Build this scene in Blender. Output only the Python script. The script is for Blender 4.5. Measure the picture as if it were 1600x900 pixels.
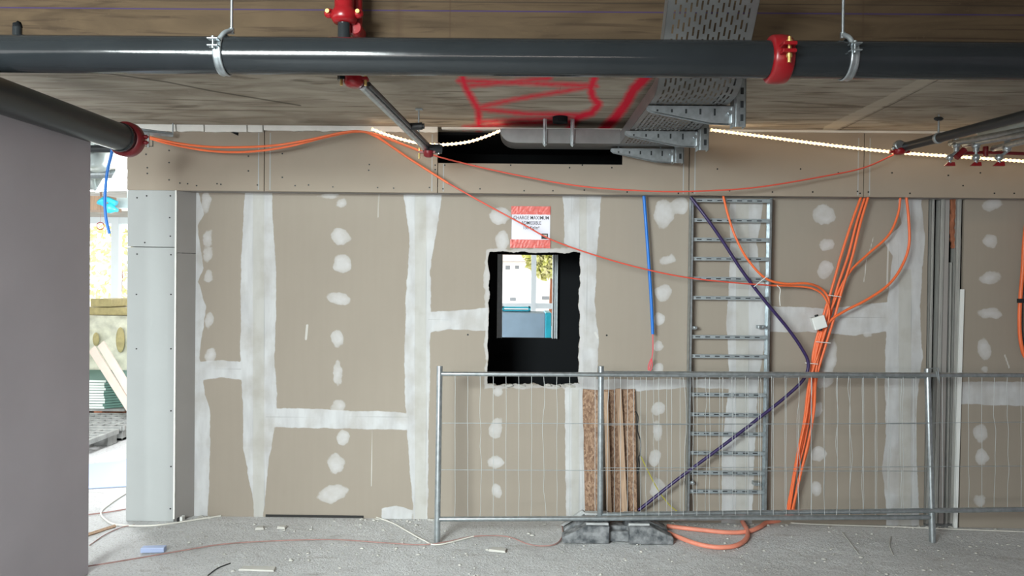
import bpy, math, random
import numpy as np
from mathutils import Vector, Matrix
from mathutils import noise as mnoise
random.seed(7)
rnd = random.Random(11)
C = bpy.context.scene
for o in list(bpy.data.objects):
    bpy.data.objects.remove(o)
V = Vector
# ------------------------------------------------------------------ camera
F = 1150.0; H = 1.756
yaw = math.radians(0.5); pit = math.radians(0.5); rol = math.radians(0.6)
fw = V((-math.sin(yaw)*math.cos(pit), math.cos(yaw)*math.cos(pit), -math.sin(pit)))
r0 = fw.cross(V((0, 0, 1))).normalized(); u0 = r0.cross(fw)
RR = r0*math.cos(rol) + u0*math.sin(rol)
UU = u0*math.cos(rol) - r0*math.sin(rol)
CAM = V((0, 0, H))
cd = bpy.data.cameras.new('camera'); cam = bpy.data.objects.new('camera', cd)
C.collection.objects.link(cam)
m3 = Matrix((RR, UU, -fw)).transposed()
cam.matrix_world = Matrix.Translation(CAM) @ m3.to_4x4()
cd.sensor_width = 36; cd.lens = 36*F/1600; cd.clip_end = 300; cd.clip_start = 0.05
C.camera = cam
# ------------------------------------------------------------------ world, light, exposure
w = bpy.data.worlds.new('sky'); C.world = w; w.use_nodes = True
wn = w.node_tree.nodes; wl = w.node_tree.links
bg = wn['Background']; bg.inputs[0].default_value = (0.95, 0.95, 0.94, 1); bg.inputs[1].default_value = 1.3
C.view_settings.view_transform = 'Standard'; C.view_settings.look = 'None'
C.view_settings.gamma = 1; C.view_settings.use_curve_mapping = False
C.view_settings.exposure = 1.15
def area(name, loc, target, sx, sy, power, col, spread=180):
    d = bpy.data.lights.new(name, 'AREA'); d.shape = 'RECTANGLE'; d.size = sx; d.size_y = sy
    d.energy = power; d.color = col; d.spread = math.radians(spread)
    o = bpy.data.objects.new(name, d); C.collection.objects.link(o); o.location = loc
    o.rotation_euler = (V(target)-V(loc)).to_track_quat('-Z', 'Z').to_euler()
    return o
area('daylight_rear_left', (-2.7, -1.2, 2.7), (-1.6, 4.8, 0.2), 2.4, 1.4, 118, (0.90, 0.985, 0.975), 98)
area('daylight_rear_band', (-0.5, -5.8, 1.12), (-0.3, 3.3, 2.2), 4.6, 0.14, 24, (1.0, 0.90, 0.82))
area('daylight_far_windows', (-5, 12.6, 2.3), (-4.5, 8, 0.0), 9, 1.4, 150, (0.93, 0.97, 1.0))
area('fill_far_room', (-3.6, 6.4, 2.6), (0.2, 9.6, 0.6), 1.6, 1.6, 120, (0.95, 0.98, 1.0))  # fill lamp added in the back room to brighten the crate

# ------------------------------------------------------------------ helpers
def ray(px, py):
    return (fw + RR*((px-800)/F) + UU*((450-py)/F))
def at(px, py, Y):
    d = ray(px, py); return CAM + d*(Y/d.y)
def atz(px, py, Z=0.0):
    d = ray(px, py); return CAM + d*((Z-H)/d.z)
def atx(px, py, X):
    d = ray(px, py); return CAM + d*(X/d.x)
def atp(px, py, p0, n):
    d = ray(px, py); return CAM + d*((p0-CAM).dot(n)/d.dot(n))
MA3 = np.array([list(RR), list(UU), list(fw)])
def project(P):
    q = (P - np.array([0, 0, H])) @ MA3.T
    return 800 + F*q[:, 0]/q[:, 2], 450 - F*q[:, 1]/q[:, 2]

def s2l(c):
    return tuple(((x/255)/12.92 if x/255 <= 0.04045 else ((x/255+0.055)/1.055)**2.4) for x in c)
def rgba(c): return (*c, 1)
def mat(name, col, rough=0.6, metal=0.0, var=0.0, vscale=8, bump=0.0, bscale=60, stretch=(1, 1, 1), emit=None, estr=0, alpha=1, trans=0, col2=None, spec=0.5, detail=4):
    m = bpy.data.materials.new(name); m.use_nodes = True
    n = m.node_tree.nodes; l = m.node_tree.links; b = n['Principled BSDF']
    c = s2l(col)
    b.inputs['Base Color'].default_value = rgba(c); b.inputs['Roughness'].default_value = rough
    b.inputs['Metallic'].default_value = metal
    b.inputs['Specular IOR Level'].default_value = spec
    tc = n.new('ShaderNodeTexCoord'); mp = n.new('ShaderNodeMapping'); mp.inputs['Scale'].default_value = stretch
    l.new(tc.outputs['Object'], mp.inputs['Vector'])
    if var > 0 or col2:
        nz = n.new('ShaderNodeTexNoise'); nz.inputs['Scale'].default_value = vscale; nz.inputs['Detail'].default_value = detail
        l.new(mp.outputs[0], nz.inputs['Vector'])
        cr = n.new('ShaderNodeValToRGB'); cr.color_ramp.elements[0].position = 0.33; cr.color_ramp.elements[1].position = 0.67
        c2 = s2l(col2) if col2 else tuple(min(1, x*(1+var)) for x in c)
        c1 = c if col2 else tuple(x*(1-var) for x in c)
        cr.color_ramp.elements[0].color = rgba(c1); cr.color_ramp.elements[1].color = rgba(c2)
        l.new(nz.outputs[0], cr.inputs[0]); l.new(cr.outputs[0], b.inputs['Base Color'])
    if bump > 0:
        nb = n.new('ShaderNodeTexNoise'); nb.inputs['Scale'].default_value = bscale; nb.inputs['Detail'].default_value = 5
        l.new(mp.outputs[0], nb.inputs['Vector'])
        bp = n.new('ShaderNodeBump'); bp.inputs['Strength'].default_value = bump; bp.inputs['Distance'].default_value = 0.01
        l.new(nb.outputs[0], bp.inputs['Height']); l.new(bp.outputs[0], b.inputs['Normal'])
    if emit:
        b.inputs['Emission Color'].default_value = rgba(s2l(emit)); b.inputs['Emission Strength'].default_value = estr
    if trans:
        b.inputs['Transmission Weight'].default_value = trans
    if alpha < 1:
        b.inputs['Alpha'].default_value = alpha
    return m

class MB:
    def __init__(s): s.v = []; s.f = []; s.sm = []; s.mi = []
    def add(s, vs, fs, smooth=False, mi=0):
        k = len(s.v); s.v += [tuple(p) for p in vs]
        for f in fs: s.f.append(tuple(i+k for i in f)); s.sm.append(smooth); s.mi.append(mi)
        return s
    def box(s, lo, hi, mi=0, M=None):
        x0, y0, z0 = lo; x1, y1, z1 = hi
        vs = [V(p) for p in ((x0,y0,z0),(x1,y0,z0),(x1,y1,z0),(x0,y1,z0),(x0,y0,z1),(x1,y0,z1),(x1,y1,z1),(x0,y1,z1))]
        if M is not None: vs = [M @ p for p in vs]
        return s.add(vs, [(0,3,2,1),(4,5,6,7),(0,1,5,4),(1,2,6,5),(2,3,7,6),(3,0,4,7)], mi=mi)
    def hexa(s, b, t, mi=0):
        return s.add(list(b)+list(t), [(0,3,2,1),(4,5,6,7),(0,1,5,4),(1,2,6,5),(2,3,7,6),(3,0,4,7)], mi=mi)
    def prism(s, poly, d, mi=0):
        n = len(poly); d = V(d); a = [V(p) for p in poly]; b = [p+d for p in a]
        s.add(a+b, [tuple(range(n))[::-1], tuple(range(n, 2*n))] + [(i, (i+1) % n, n+(i+1) % n, n+i) for i in range(n)], mi=mi)
        return s
    def tube(s, pts, r, seg=10, cap=True, mi=0, radii=None, smooth=True):
        pts = [V(p) for p in pts]; n = len(pts)
        t0 = (pts[1]-pts[0]).normalized()
        up = V((0, 0, 1)) if abs(t0.z) < 0.9 else V((1, 0, 0))
        a = t0.cross(up).normalized(); vs = []
        for i, p in enumerate(pts):
            t = (pts[min(i+1, n-1)]-pts[max(i-1, 0)])
            if t.length < 1e-9: t = t0
            t.normalize(); a = (a - t*a.dot(t))
            if a.length < 1e-6: a = t.cross(V((0.3, 0.5, 0.8)))
            a.normalize(); b = t.cross(a); rr = radii[i] if radii else r
            for k in range(seg):
                an = 2*math.pi*k/seg; vs.append(p + (a*math.cos(an)+b*math.sin(an))*rr)
        fs = [(i*seg+k, i*seg+(k+1) % seg, (i+1)*seg+(k+1) % seg, (i+1)*seg+k) for i in range(n-1) for k in range(seg)]
        s.add(vs, fs, smooth, mi)
        if cap: s.add(vs[:seg], [tuple(range(seg))[::-1]], False, mi); s.add(vs[-seg:], [tuple(range(seg))], False, mi)
        return s
    def cyl(s, a, b, r, seg=12, mi=0, r2=None):
        return s.tube([a, b], r, seg, True, mi, radii=[r, r2 if r2 is not None else r])
    def lathe(s, p, axis, prof, seg=24, mi=0, smooth=True):
        # prof: list of (t along axis, radius)
        ax = V(axis).normalized(); return s.tube([V(p)+ax*t for t, _ in prof], 0, seg, True, mi, radii=[r for _, r in prof], smooth=smooth)
    def ball(s, c, r, sx=1, sy=1, sz=1, seg=12, mi=0, jit=0):
        c = V(c); vs = []; rings = seg//2
        for i in range(rings+1):
            th = math.pi*i/rings
            for k in range(seg):
                ph = 2*math.pi*k/seg
                q = 1 + (rnd.uniform(-jit, jit) if jit else 0)
                vs.append(c+V((math.sin(th)*math.cos(ph)*sx, math.sin(th)*math.sin(ph)*sy, math.cos(th)*sz))*r*q)
        fs = [(i*seg+k, (i+1)*seg+k, (i+1)*seg+(k+1) % seg, i*seg+(k+1) % seg) for i in range(rings) for k in range(seg)]
        return s.add(vs, fs, True, mi)
    def build(s, name, m, parent=None, bevel=0, solid=0, origin=None, seg=2):
        me = bpy.data.meshes.new(name)
        if parent is not None: org = parent['_o'] if '_o' in parent else (0, 0, 0); org = V(org)
        else:
            xs = [p[0] for p in s.v]; ys = [p[1] for p in s.v]; zs = [p[2] for p in s.v]
            org = V(origin) if origin is not None else V(((min(xs)+max(xs))/2, (min(ys)+max(ys))/2, min(zs)))
        me.from_pydata([tuple(V(p)-org) for p in s.v], [], s.f)
        me.polygons.foreach_set('use_smooth', s.sm); me.polygons.foreach_set('material_index', s.mi)
        for q in (m if isinstance(m, (list, tuple)) else [m]): me.materials.append(q)
        me.update()
        o = bpy.data.objects.new(name, me); C.collection.objects.link(o)
        o['_o'] = tuple(org)
        if parent is not None: o.parent = parent
        else: o.location = org
        if solid:
            md = o.modifiers.new('thickness', 'SOLIDIFY'); md.thickness = solid; md.offset = 0
        if bevel:
            md = o.modifiers.new('bevel', 'BEVEL'); md.width = bevel; md.segments = seg; md.limit_method = 'ANGLE'
        return o
def thing(name, label, cat, loc, group=None):
    o = bpy.data.objects.new(name, None); C.collection.objects.link(o); o.location = loc; o['_o'] = tuple(loc)
    o.empty_display_size = 0.1
    o['label'] = label; o['category'] = cat
    if group: o['group'] = group
    return o
def tag(o, label, cat, group=None, kind=None):
    o['label'] = label; o['category'] = cat
    if group: o['group'] = group
    if kind: o['kind'] = kind
    return o
def struct(o, label=None, cat=None):
    o['kind'] = 'structure'
    if label: o['label'] = label
    if cat: o['category'] = cat
    return o
def spline(pts, n=8):
    pts = [V(p) for p in pts]; out = []
    P = [pts[0]*2-pts[1]]+pts+[pts[-1]*2-pts[-2]]
    for i in range(1, len(P)-2):
        for k in range(n):
            t = k/n; a, b, c, d = P[i-1], P[i], P[i+1], P[i+2]
            out.append(0.5*((2*b)+(c-a)*t+(2*a-5*b+4*c-d)*t*t+(3*b-a-3*c+d)*t**3))
    out.append(pts[-1]); return out
def wallpts(px, Y): return [at(x, y, Y if not isinstance(Y, (list, tuple)) else Y[i]) for i, (x, y) in enumerate(px)]
def cable(name, pts, r, m, label, cat='cable', group=None, parent=None, seg=8, n=8):
    b = MB(); b.tube(spline(pts, n), r, seg)
    o = b.build(name, m, parent)
    if parent is None: tag(o, label, cat, group)
    return o

# ------------------------------------------------------------------ materials
M = {}
M['pipe'] = mat('grey_painted_steel', (36, 40, 43), 0.13, 0.0, var=0.08, vscale=5, bump=0.03, bscale=25)
M['pipe_dark'] = mat('dark_grey_paint', (42, 46, 49), 0.35, 0.0, var=0.08, vscale=6)
M['galv'] = mat('galvanised_steel', (176, 184, 188), 0.35, 0.85, var=0.14, vscale=30, bump=0.03, bscale=40)
M['stud'] = mat('steel_stud', (168, 168, 164), 0.45, 0.25, var=0.12, vscale=18, stretch=(6, 6, .4))
M['galv_matt'] = mat('matt_galvanised_steel', (168, 176, 180), 0.5, 0.6, var=0.12, vscale=25)
M['tray'] = mat('tray_steel', (128, 129, 129), 0.42, 0.65, var=0.08, vscale=12)
M['red'] = mat('red_enamel', (140, 18, 26), 0.28, 0.0, var=0.08, vscale=14)
M['reddark'] = mat('dark_red_enamel', (120, 24, 32), 0.35)
M['bolt'] = mat('brass_plated_bolt', (240, 205, 130), 0.3, 0.8)
M['board'] = mat('bare_plasterboard', (153, 142, 129), 0.85, var=0.03, vscale=3, spec=0.2)
M['boardg'] = mat('grey_plasterboard', (163, 166, 166), 0.85, var=0.02, vscale=3, spec=0.2)
M['boardd'] = mat('paper_faced_board_return', (150, 146, 143), 0.85, var=0.03, vscale=3, spec=0.2)
M['plaster'] = mat('smooth_grey_plaster', (190, 184, 190), 0.9, var=0.05, vscale=1.6, spec=0.15)
M['screw'] = mat('black_screw', (30, 30, 30), 0.5)
M['black'] = mat('black_shaft_lining', (26, 28, 30), 0.9, spec=0.1)
M['foam'] = mat('white_foam', (232, 232, 228), 0.8, bump=0.3, bscale=30, var=0.05)
M['orange'] = mat('orange_cable_sheath', (236, 112, 62), 0.42, var=0.05)
M['redcable'] = mat('red_cable_sheath', (214, 84, 66), 0.5)
M['pinkcable'] = mat('dusty_pink_cable', (158, 124, 118), 0.7, var=0.15, vscale=20)
M['salmon'] = mat('dusty_salmon_conduit', (226, 140, 116), 0.55, var=0.08, vscale=10)
M['purple'] = mat('dark_violet_cable', (50, 36, 84), 0.4)
M['blue'] = mat('blue_conduit', (20, 110, 200), 0.4)
M['pink'] = mat('pink_wire', (226, 80, 96), 0.5)
M['white'] = mat('white_plastic', (226, 228, 226), 0.5)
M['whitewire'] = mat('white_cable', (215, 213, 205), 0.6)
M['ygreen'] = mat('yellow_green_wire', (176, 168, 70), 0.5)
M['blackrub'] = mat('black_rubber', (28, 28, 30), 0.5)
M['chalk'] = mat('white_wire', (188, 192, 192), 0.4, 0.4)
M['wood'] = mat('sawn_pine', (178, 150, 126), 0.8, var=0.15, vscale=6, stretch=(14, 14, 1))
M['woodbrown'] = mat('rough_brown_timber', (142, 88, 62), 0.85, var=0.3, vscale=9, stretch=(8, 8, 1), bump=0.5, bscale=30)
M['chip'] = mat('concrete_chip', (190, 188, 182), 0.9, var=0.08)
M['paper'] = mat('white_paper', (222, 220, 232), 0.6)
M['tape'] = mat('red_adhesive_tape', (206, 96, 88), 0.4, var=0.12, vscale=18, stretch=(1, 1, 6))
M['ink'] = mat('black_ink', (36, 36, 40), 0.6)
M['rope'] = mat('warm_led_rope', (255, 244, 225), 0.4, emit=(255, 228, 190), estr=5)
M['ropeclear'] = mat('clear_rope_tube', (240, 225, 200), 0.3, emit=(255, 214, 160), estr=0.7)
M['cyan'] = mat('turquoise_film', (60, 190, 214), 0.35, var=0.15, vscale=5)
M['crate'] = mat('blue_grey_wrapped_panel', (160, 186, 206), 0.5, var=0.08, vscale=4)
M['insul'] = mat('mineral_wool', (176, 164, 118), 0.95, var=0.14, vscale=14, bump=0.4)
M['wrap'] = mat('clear_wrapping_film', (205, 205, 186), 0.25, var=0.25, vscale=7, bump=0.8, bscale=9)
M['gypsum'] = mat('white_gypsum_edge', (225, 235, 230), 0.7)
M['gypgreen'] = mat('green_board_paper', (100, 136, 126), 0.8)
M['frame'] = mat('white_window_frame', (225, 235, 240), 0.4)
M['duct'] = mat('pale_duct_metal', (190, 200, 198), 0.4, 0.5, var=0.08)
M['cardb'] = mat('beige_board_strip', (206, 190, 178), 0.8, var=0.04)
M['plastgrey'] = mat('dusty_grey_plastic', (150, 152, 150), 0.8, var=0.2, vscale=10)
M['bluewhite'] = mat('pale_blue_wrapper', (170, 185, 220), 0.4)
M['ext'] = mat('bright_render', (240, 240, 238), 0.9)
M['extwin'] = mat('facade_window', (130, 135, 140), 0.4)

def leafmat():
    m = mat('autumn_foliage', (196, 200, 96), 0.8, col2=(232, 226, 190), vscale=6); return m
M['leaf'] = leafmat()

def osb():
    m = bpy.data.materials.new('osb_chipboard'); m.use_nodes = True; n = m.node_tree.nodes; l = m.node_tree.links; b = n['Principled BSDF']
    tc = n.new('ShaderNodeTexCoord'); nz = n.new('ShaderNodeTexNoise'); nz.inputs['Scale'].default_value = 12; nz.inputs['Detail'].default_value = 3
    mx = n.new('ShaderNodeMapping'); mx.inputs['Scale'].default_value = (1, 1, 0.45)
    l.new(tc.outputs['Object'], mx.inputs[0])
    vo = n.new('ShaderNodeTexVoronoi'); vo.inputs['Scale'].default_value = 110; vo.distance = 'CHEBYCHEV'
    ad = n.new('ShaderNodeVectorMath'); ad.operation = 'MULTIPLY_ADD'; ad.inputs[1].default_value = (0.06, 0.06, 0.06)
    l.new(mx.outputs[0], nz.inputs['Vector']); l.new(nz.outputs['Color'], ad.inputs[0]); l.new(mx.outputs[0], ad.inputs[2]); l.new(ad.outputs[0], vo.inputs['Vector'])
    sp = n.new('ShaderNodeSeparateColor'); l.new(vo.outputs['Color'], sp.inputs[0])
    cr = n.new('ShaderNodeValToRGB'); e = cr.color_ramp.elements
    e[0].color = rgba(s2l((112, 84, 66))); e[1].color = rgba(s2l((168, 140, 116))); x = e.new(0.5); x.color = rgba(s2l((142, 112, 90)))
    l.new(sp.outputs[0], cr.inputs[0]); l.new(cr.outputs[0], b.inputs['Base Color']); b.inputs['Roughness'].default_value = 0.75
    return m
M['osb'] = osb()

def wallmat():
    m = bpy.data.materials.new('plasterboard_with_joint_compound'); m.use_nodes = True
    n = m.node_tree.nodes; l = m.node_tree.links; b = n['Principled BSDF']; b.inputs['Roughness'].default_value = 0.88
    b.inputs['Specular IOR Level'].default_value = 0.15
    tc = n.new('ShaderNodeTexCoord')
    def attr(a):
        x = n.new('ShaderNodeAttribute'); x.attribute_name = a; return x.outputs['Fac']
    def noise(sc, det=4, st=(1, 1, 1)):
        mp = n.new('ShaderNodeMapping'); mp.inputs['Scale'].default_value = st; l.new(tc.outputs['Object'], mp.inputs[0])
        x = n.new('ShaderNodeTexNoise'); x.inputs['Scale'].default_value = sc; x.inputs['Detail'].default_value = det; l.new(mp.outputs[0], x.inputs['Vector']); return x.outputs[0]
    def math_(op, a, bb, cc=None):
        x = n.new('ShaderNodeMath'); x.operation = op
        for i, q in enumerate((a, bb, cc)):
            if q is None: continue
            if isinstance(q, (int, float)): x.inputs[i].default_value = q
            else: l.new(q, x.inputs[i])
        return x.outputs[0]
    def mapr(v, a, c, lo=0, hi=1):
        x = n.new('ShaderNodeMapRange'); x.inputs[1].default_value = a; x.inputs[2].default_value = c; x.inputs[3].default_value = lo; x.inputs[4].default_value = hi; l.new(v, x.inputs[0]); return x.outputs[0]
    def mix(f, a, c):
        x = n.new('ShaderNodeMix'); x.data_type = 'RGBA'
        if isinstance(f, (int, float)): x.inputs[0].default_value = f
        else: l.new(f, x.inputs[0])
        for i, q in ((6, a), (7, c)):
            if isinstance(q, tuple): x.inputs[i].default_value = rgba(s2l(q))
            else: l.new(q, x.inputs[i])
        return x.outputs[2]
    edge = math_('MULTIPLY_ADD', noise(16, 6), 0.022, -0.011)
    edge2 = math_('MULTIPLY_ADD', noise(5, 2, (1, 1, .6)), 0.025, -0.0125)
    f = math_('ADD', math_('ADD', attr('band'), edge), edge2)
    mb = mapr(f, -0.001, 0.005)
    g = math_('ADD', math_('ADD', attr('blob'), math_('MULTIPLY', edge, 0.8)), math_('MULTIPLY_ADD', noise(11, 3), 0.06, -0.03))
    mg = math_('MULTIPLY', math_('MULTIPLY_ADD', mapr(g, 0.004, 0.03), 0.35, math_('MULTIPLY', mapr(g, -0.002, 0.006), 0.65)), math_('MULTIPLY_ADD', noise(14, 3), 0.7, 0.45))
    base = mix(noise(1.6, 3), (149, 140, 129), (158, 149, 137))
    base = mix(math_('MULTIPLY', mapr(noise(30, 2, (1, 1, .05)), .4, .6), 0.08), base, (142, 133, 122))
    comp = mix(mapr(noise(7, 5, (2.2, 1, .5)), .35, .65), (183, 183, 184), (198, 199, 200))
    comp = mix(math_('MULTIPLY', mapr(attr('seam'), -0.001, 0.003), 0.6), comp, (178, 176, 168))
    comp = mix(math_('MULTIPLY', mapr(attr('line'), 0.0, 0.0025), 0.7), comp, (150, 152, 154))
    c1 = mix(math_('MULTIPLY', mb, mapr(noise(6, 4), .3, .55, .62, 1)), base, comp)
    c2 = mix(mg, c1, (196, 195, 195))
    c3 = mix(math_('MULTIPLY', mapr(attr('mark'), 0.0, 0.002), 0.7), c2, (205, 204, 200))
    l.new(c3, b.inputs['Base Color'])
    bp = n.new('ShaderNodeBump'); bp.inputs['Strength'].default_value = 0.35; bp.inputs['Distance'].default_value = 0.002
    l.new(math_('MULTIPLY', math_('MAXIMUM', mb, mg), math_('MULTIPLY_ADD', noise(40, 4, (1, 1, .3)), .4, .7)), bp.inputs['Height']); l.new(bp.outputs[0], b.inputs['Normal'])
    return m
M['wall'] = wallmat()

def concrete(name, c1, c2, c3, sty=(0.7, 5, 5), line=False, spray=False, rot=0):
    m = bpy.data.materials.new(name); m.use_nodes = True
    n = m.node_tree.nodes; l = m.node_tree.links; b = n['Principled BSDF']; b.inputs['Roughness'].default_value = 0.8; b.inputs['Specular IOR Level'].default_value = 0.25
    tc = n.new('ShaderNodeTexCoord')
    def noise(sc, det, st, dist=0.0):
        mp = n.new('ShaderNodeMapping'); mp.inputs['Scale'].default_value = st; l.new(tc.outputs['Object'], mp.inputs[0])
        x = n.new('ShaderNodeTexNoise'); x.inputs['Scale'].default_value = sc; x.inputs['Detail'].default_value = det; x.inputs['Distortion'].default_value = dist; l.new(mp.outputs[0], x.inputs['Vector']); return x.outputs[0]
    def mix(f, a, c):
        x = n.new('ShaderNodeMix'); x.data_type = 'RGBA'; l.new(f, x.inputs[0])
        for i, q in ((6, a), (7, c)):
            if isinstance(q, tuple): x.inputs[i].default_value = rgba(s2l(q))
            else: l.new(q, x.inputs[i])
        return x.outputs[2]
    def mapr(v, a, c, lo=0, hi=1):
        x = n.new('ShaderNodeMapRange'); x.inputs[1].default_value = a; x.inputs[2].default_value = c; x.inputs[3].default_value = lo; x.inputs[4].default_value = hi; l.new(v, x.inputs[0]); return x.outputs[0]
    a = mix(mapr(noise(1.7, 9, sty, 1.4), .35, .65), c1, c2)
    a = mix(mapr(noise(2.6, 7, (sty[0]*.45, sty[1]*1.3, sty[2]*1.3), 2.2), .54, .68, 0, .8), a, c3)
    a = mix(mapr(noise(60, 3, (1, 1, 1)), .62, .72, 0, .35), a, c2)
    def attr(nm):
        x = n.new('ShaderNodeAttribute'); x.attribute_name = nm; return x.outputs['Fac']
    if line:
        sp = n.new('ShaderNodeSeparateXYZ'); l.new(tc.outputs['Object'], sp.inputs[0])
        # shutter board joints and a violet chalk line, by height
        for z0, hw, col, k in ((LINEZ, 0.0045, (56, 44, 84), .85), (LINEZ+0.045, 0.004, (52, 44, 36), .7)):
            s_ = n.new('ShaderNodeMath'); s_.operation = 'SUBTRACT'; l.new(sp.outputs[2], s_.inputs[0]); s_.inputs[1].default_value = z0
            q = n.new('ShaderNodeMath'); q.operation = 'ABSOLUTE'; l.new(s_.outputs[0], q.inputs[0])
            a = mix(mapr(q.outputs[0], hw*.5, hw, k, 0), a, col)
        for x0 in (-0.62, -0.36, 1.72):
            s_ = n.new('ShaderNodeMath'); s_.operation = 'SUBTRACT'; l.new(sp.outputs[0], s_.inputs[0]); s_.inputs[1].default_value = x0
            q = n.new('ShaderNodeMath'); q.operation = 'ABSOLUTE'; l.new(s_.outputs[0], q.inputs[0])
            a = mix(mapr(q.outputs[0], .0, .008 if x0 != -0.62 else 0.03, .5, 0), a, (66, 50, 36))
    if spray:
        nb = noise(30, 5, (1, 1, 1))
        x = n.new('ShaderNodeMath'); x.operation = 'MULTIPLY_ADD'; l.new(nb, x.inputs[0]); x.inputs[1].default_value = .02; x.inputs[2].default_value = -.01
        y = n.new('ShaderNodeMath'); y.operation = 'ADD'; l.new(attr('strip'), y.inputs[0]); l.new(x.outputs[0], y.inputs[1])
        a = mix(mapr(y.outputs[0], 0, .006, 0, .75), a, (190, 182, 166))
        a = mix(mapr(attr('crack'), 0, .003, 0, .7), a, (60, 54, 46))
        y2 = n.new('ShaderNodeMath'); y2.operation = 'ADD'; l.new(attr('spray'), y2.inputs[0]); l.new(x.outputs[0], y2.inputs[1])
        a = mix(mapr(y2.outputs[0], -0.016, .012, 0, 1.0), a, (240, 34, 66))
    l.new(a, b.inputs['Base Color'])
    bp = n.new('ShaderNodeBump'); bp.inputs['Strength'].default_value = 0.25; bp.inputs['Distance'].default_value = 0.004
    l.new(noise(8, 8, sty), bp.inputs['Height']); l.new(bp.outputs[0], b.inputs['Normal'])
    return m
LINEZ = at(800, 20, 3.75).z
M['ceil'] = concrete('shuttered_concrete_soffit', (146, 136, 122), (178, 170, 156), (104, 94, 82), (0.9, 2.6, 2.6), spray=True)
M['beam'] = concrete('shuttered_concrete_face', (68, 55, 40), (86, 71, 53), (52, 40, 29), (0.8, 5, 5), line=True)
M['slabfar'] = concrete('pale_concrete_slab', (150, 146, 138), (176, 172, 164), (120, 116, 108), (1, 1, 1))

def floormat():
    m = bpy.data.materials.new('rough_dusty_screed'); m.use_nodes = True
    n = m.node_tree.nodes; l = m.node_tree.links; b = n['Principled BSDF']; b.inputs['Roughness'].default_value = 0.92; b.inputs['Specular IOR Level'].default_value = 0.15
    tc = n.new('ShaderNodeTexCoord')
    def noise(sc, det, rough=.5, st=(1, 1, 1), dist=0):
        mp = n.new('ShaderNodeMapping'); mp.inputs['Scale'].default_value = st; l.new(tc.outputs['Object'], mp.inputs[0])
        x = n.new('ShaderNodeTexNoise'); x.inputs['Scale'].default_value = sc; x.inputs['Detail'].default_value = det; x.inputs['Roughness'].default_value = rough; x.inputs['Distortion'].default_value = dist; l.new(mp.outputs[0], x.inputs['Vector']); return x.outputs[0]
    def mix(f, a, c):
        x = n.new('ShaderNodeMix'); x.data_type = 'RGBA'; l.new(f, x.inputs[0])
        for i, q in ((6, a), (7, c)):
            if isinstance(q, tuple): x.inputs[i].default_value = rgba(s2l(q))
            else: l.new(q, x.inputs[i])
        return x.outputs[2]
    def mapr(v, a, c, lo=0, hi=1):
        x = n.new('ShaderNodeMapRange'); x.inputs[1].default_value = a; x.inputs[2].default_value = c; x.inputs[3].default_value = lo; x.inputs[4].default_value = hi; l.new(v, x.inputs[0]); return x.outputs[0]
    a = mix(mapr(noise(1.1, 6, .6), .35, .65), (208, 208, 208), (228, 229, 230))
    a = mix(mapr(noise(48, 4, .7), .52, .66, 0, .6), a, (176, 172, 167))
    a = mix(mapr(noise(90, 3, .6), .60, .68, 0, .6), a, (236, 234, 230))
    a = mix(mapr(noise(2.2, 3, .5, (1, 3, 1), 1.5), .62, .70, 0, .4), a, (176, 171, 166))
    l.new(a, b.inputs['Base Color'])
    ad = n.new('ShaderNodeMath'); ad.operation = 'ADD'; l.new(noise(70, 5, .7), ad.inputs[0]); l.new(noise(14, 5, .6), ad.inputs[1])
    bp = n.new('ShaderNodeBump'); bp.inputs['Strength'].default_value = 1.0; bp.inputs['Distance'].default_value = 0.016
    l.new(ad.outputs[0], bp.inputs['Height']); l.new(bp.outputs[0], b.inputs['Normal'])
    return m
M['floor'] = floormat()
M['foot'] = mat('dusty_dark_rubber_block', (66, 70, 74), 0.9, col2=(140, 142, 144), vscale=22, bump=0.5, bscale=40, detail=8)
M['footdust'] = mat('dust_covered_block_top', (176, 178, 178), 0.9, var=0.12, vscale=18, bump=0.3, bscale=30)

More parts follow.
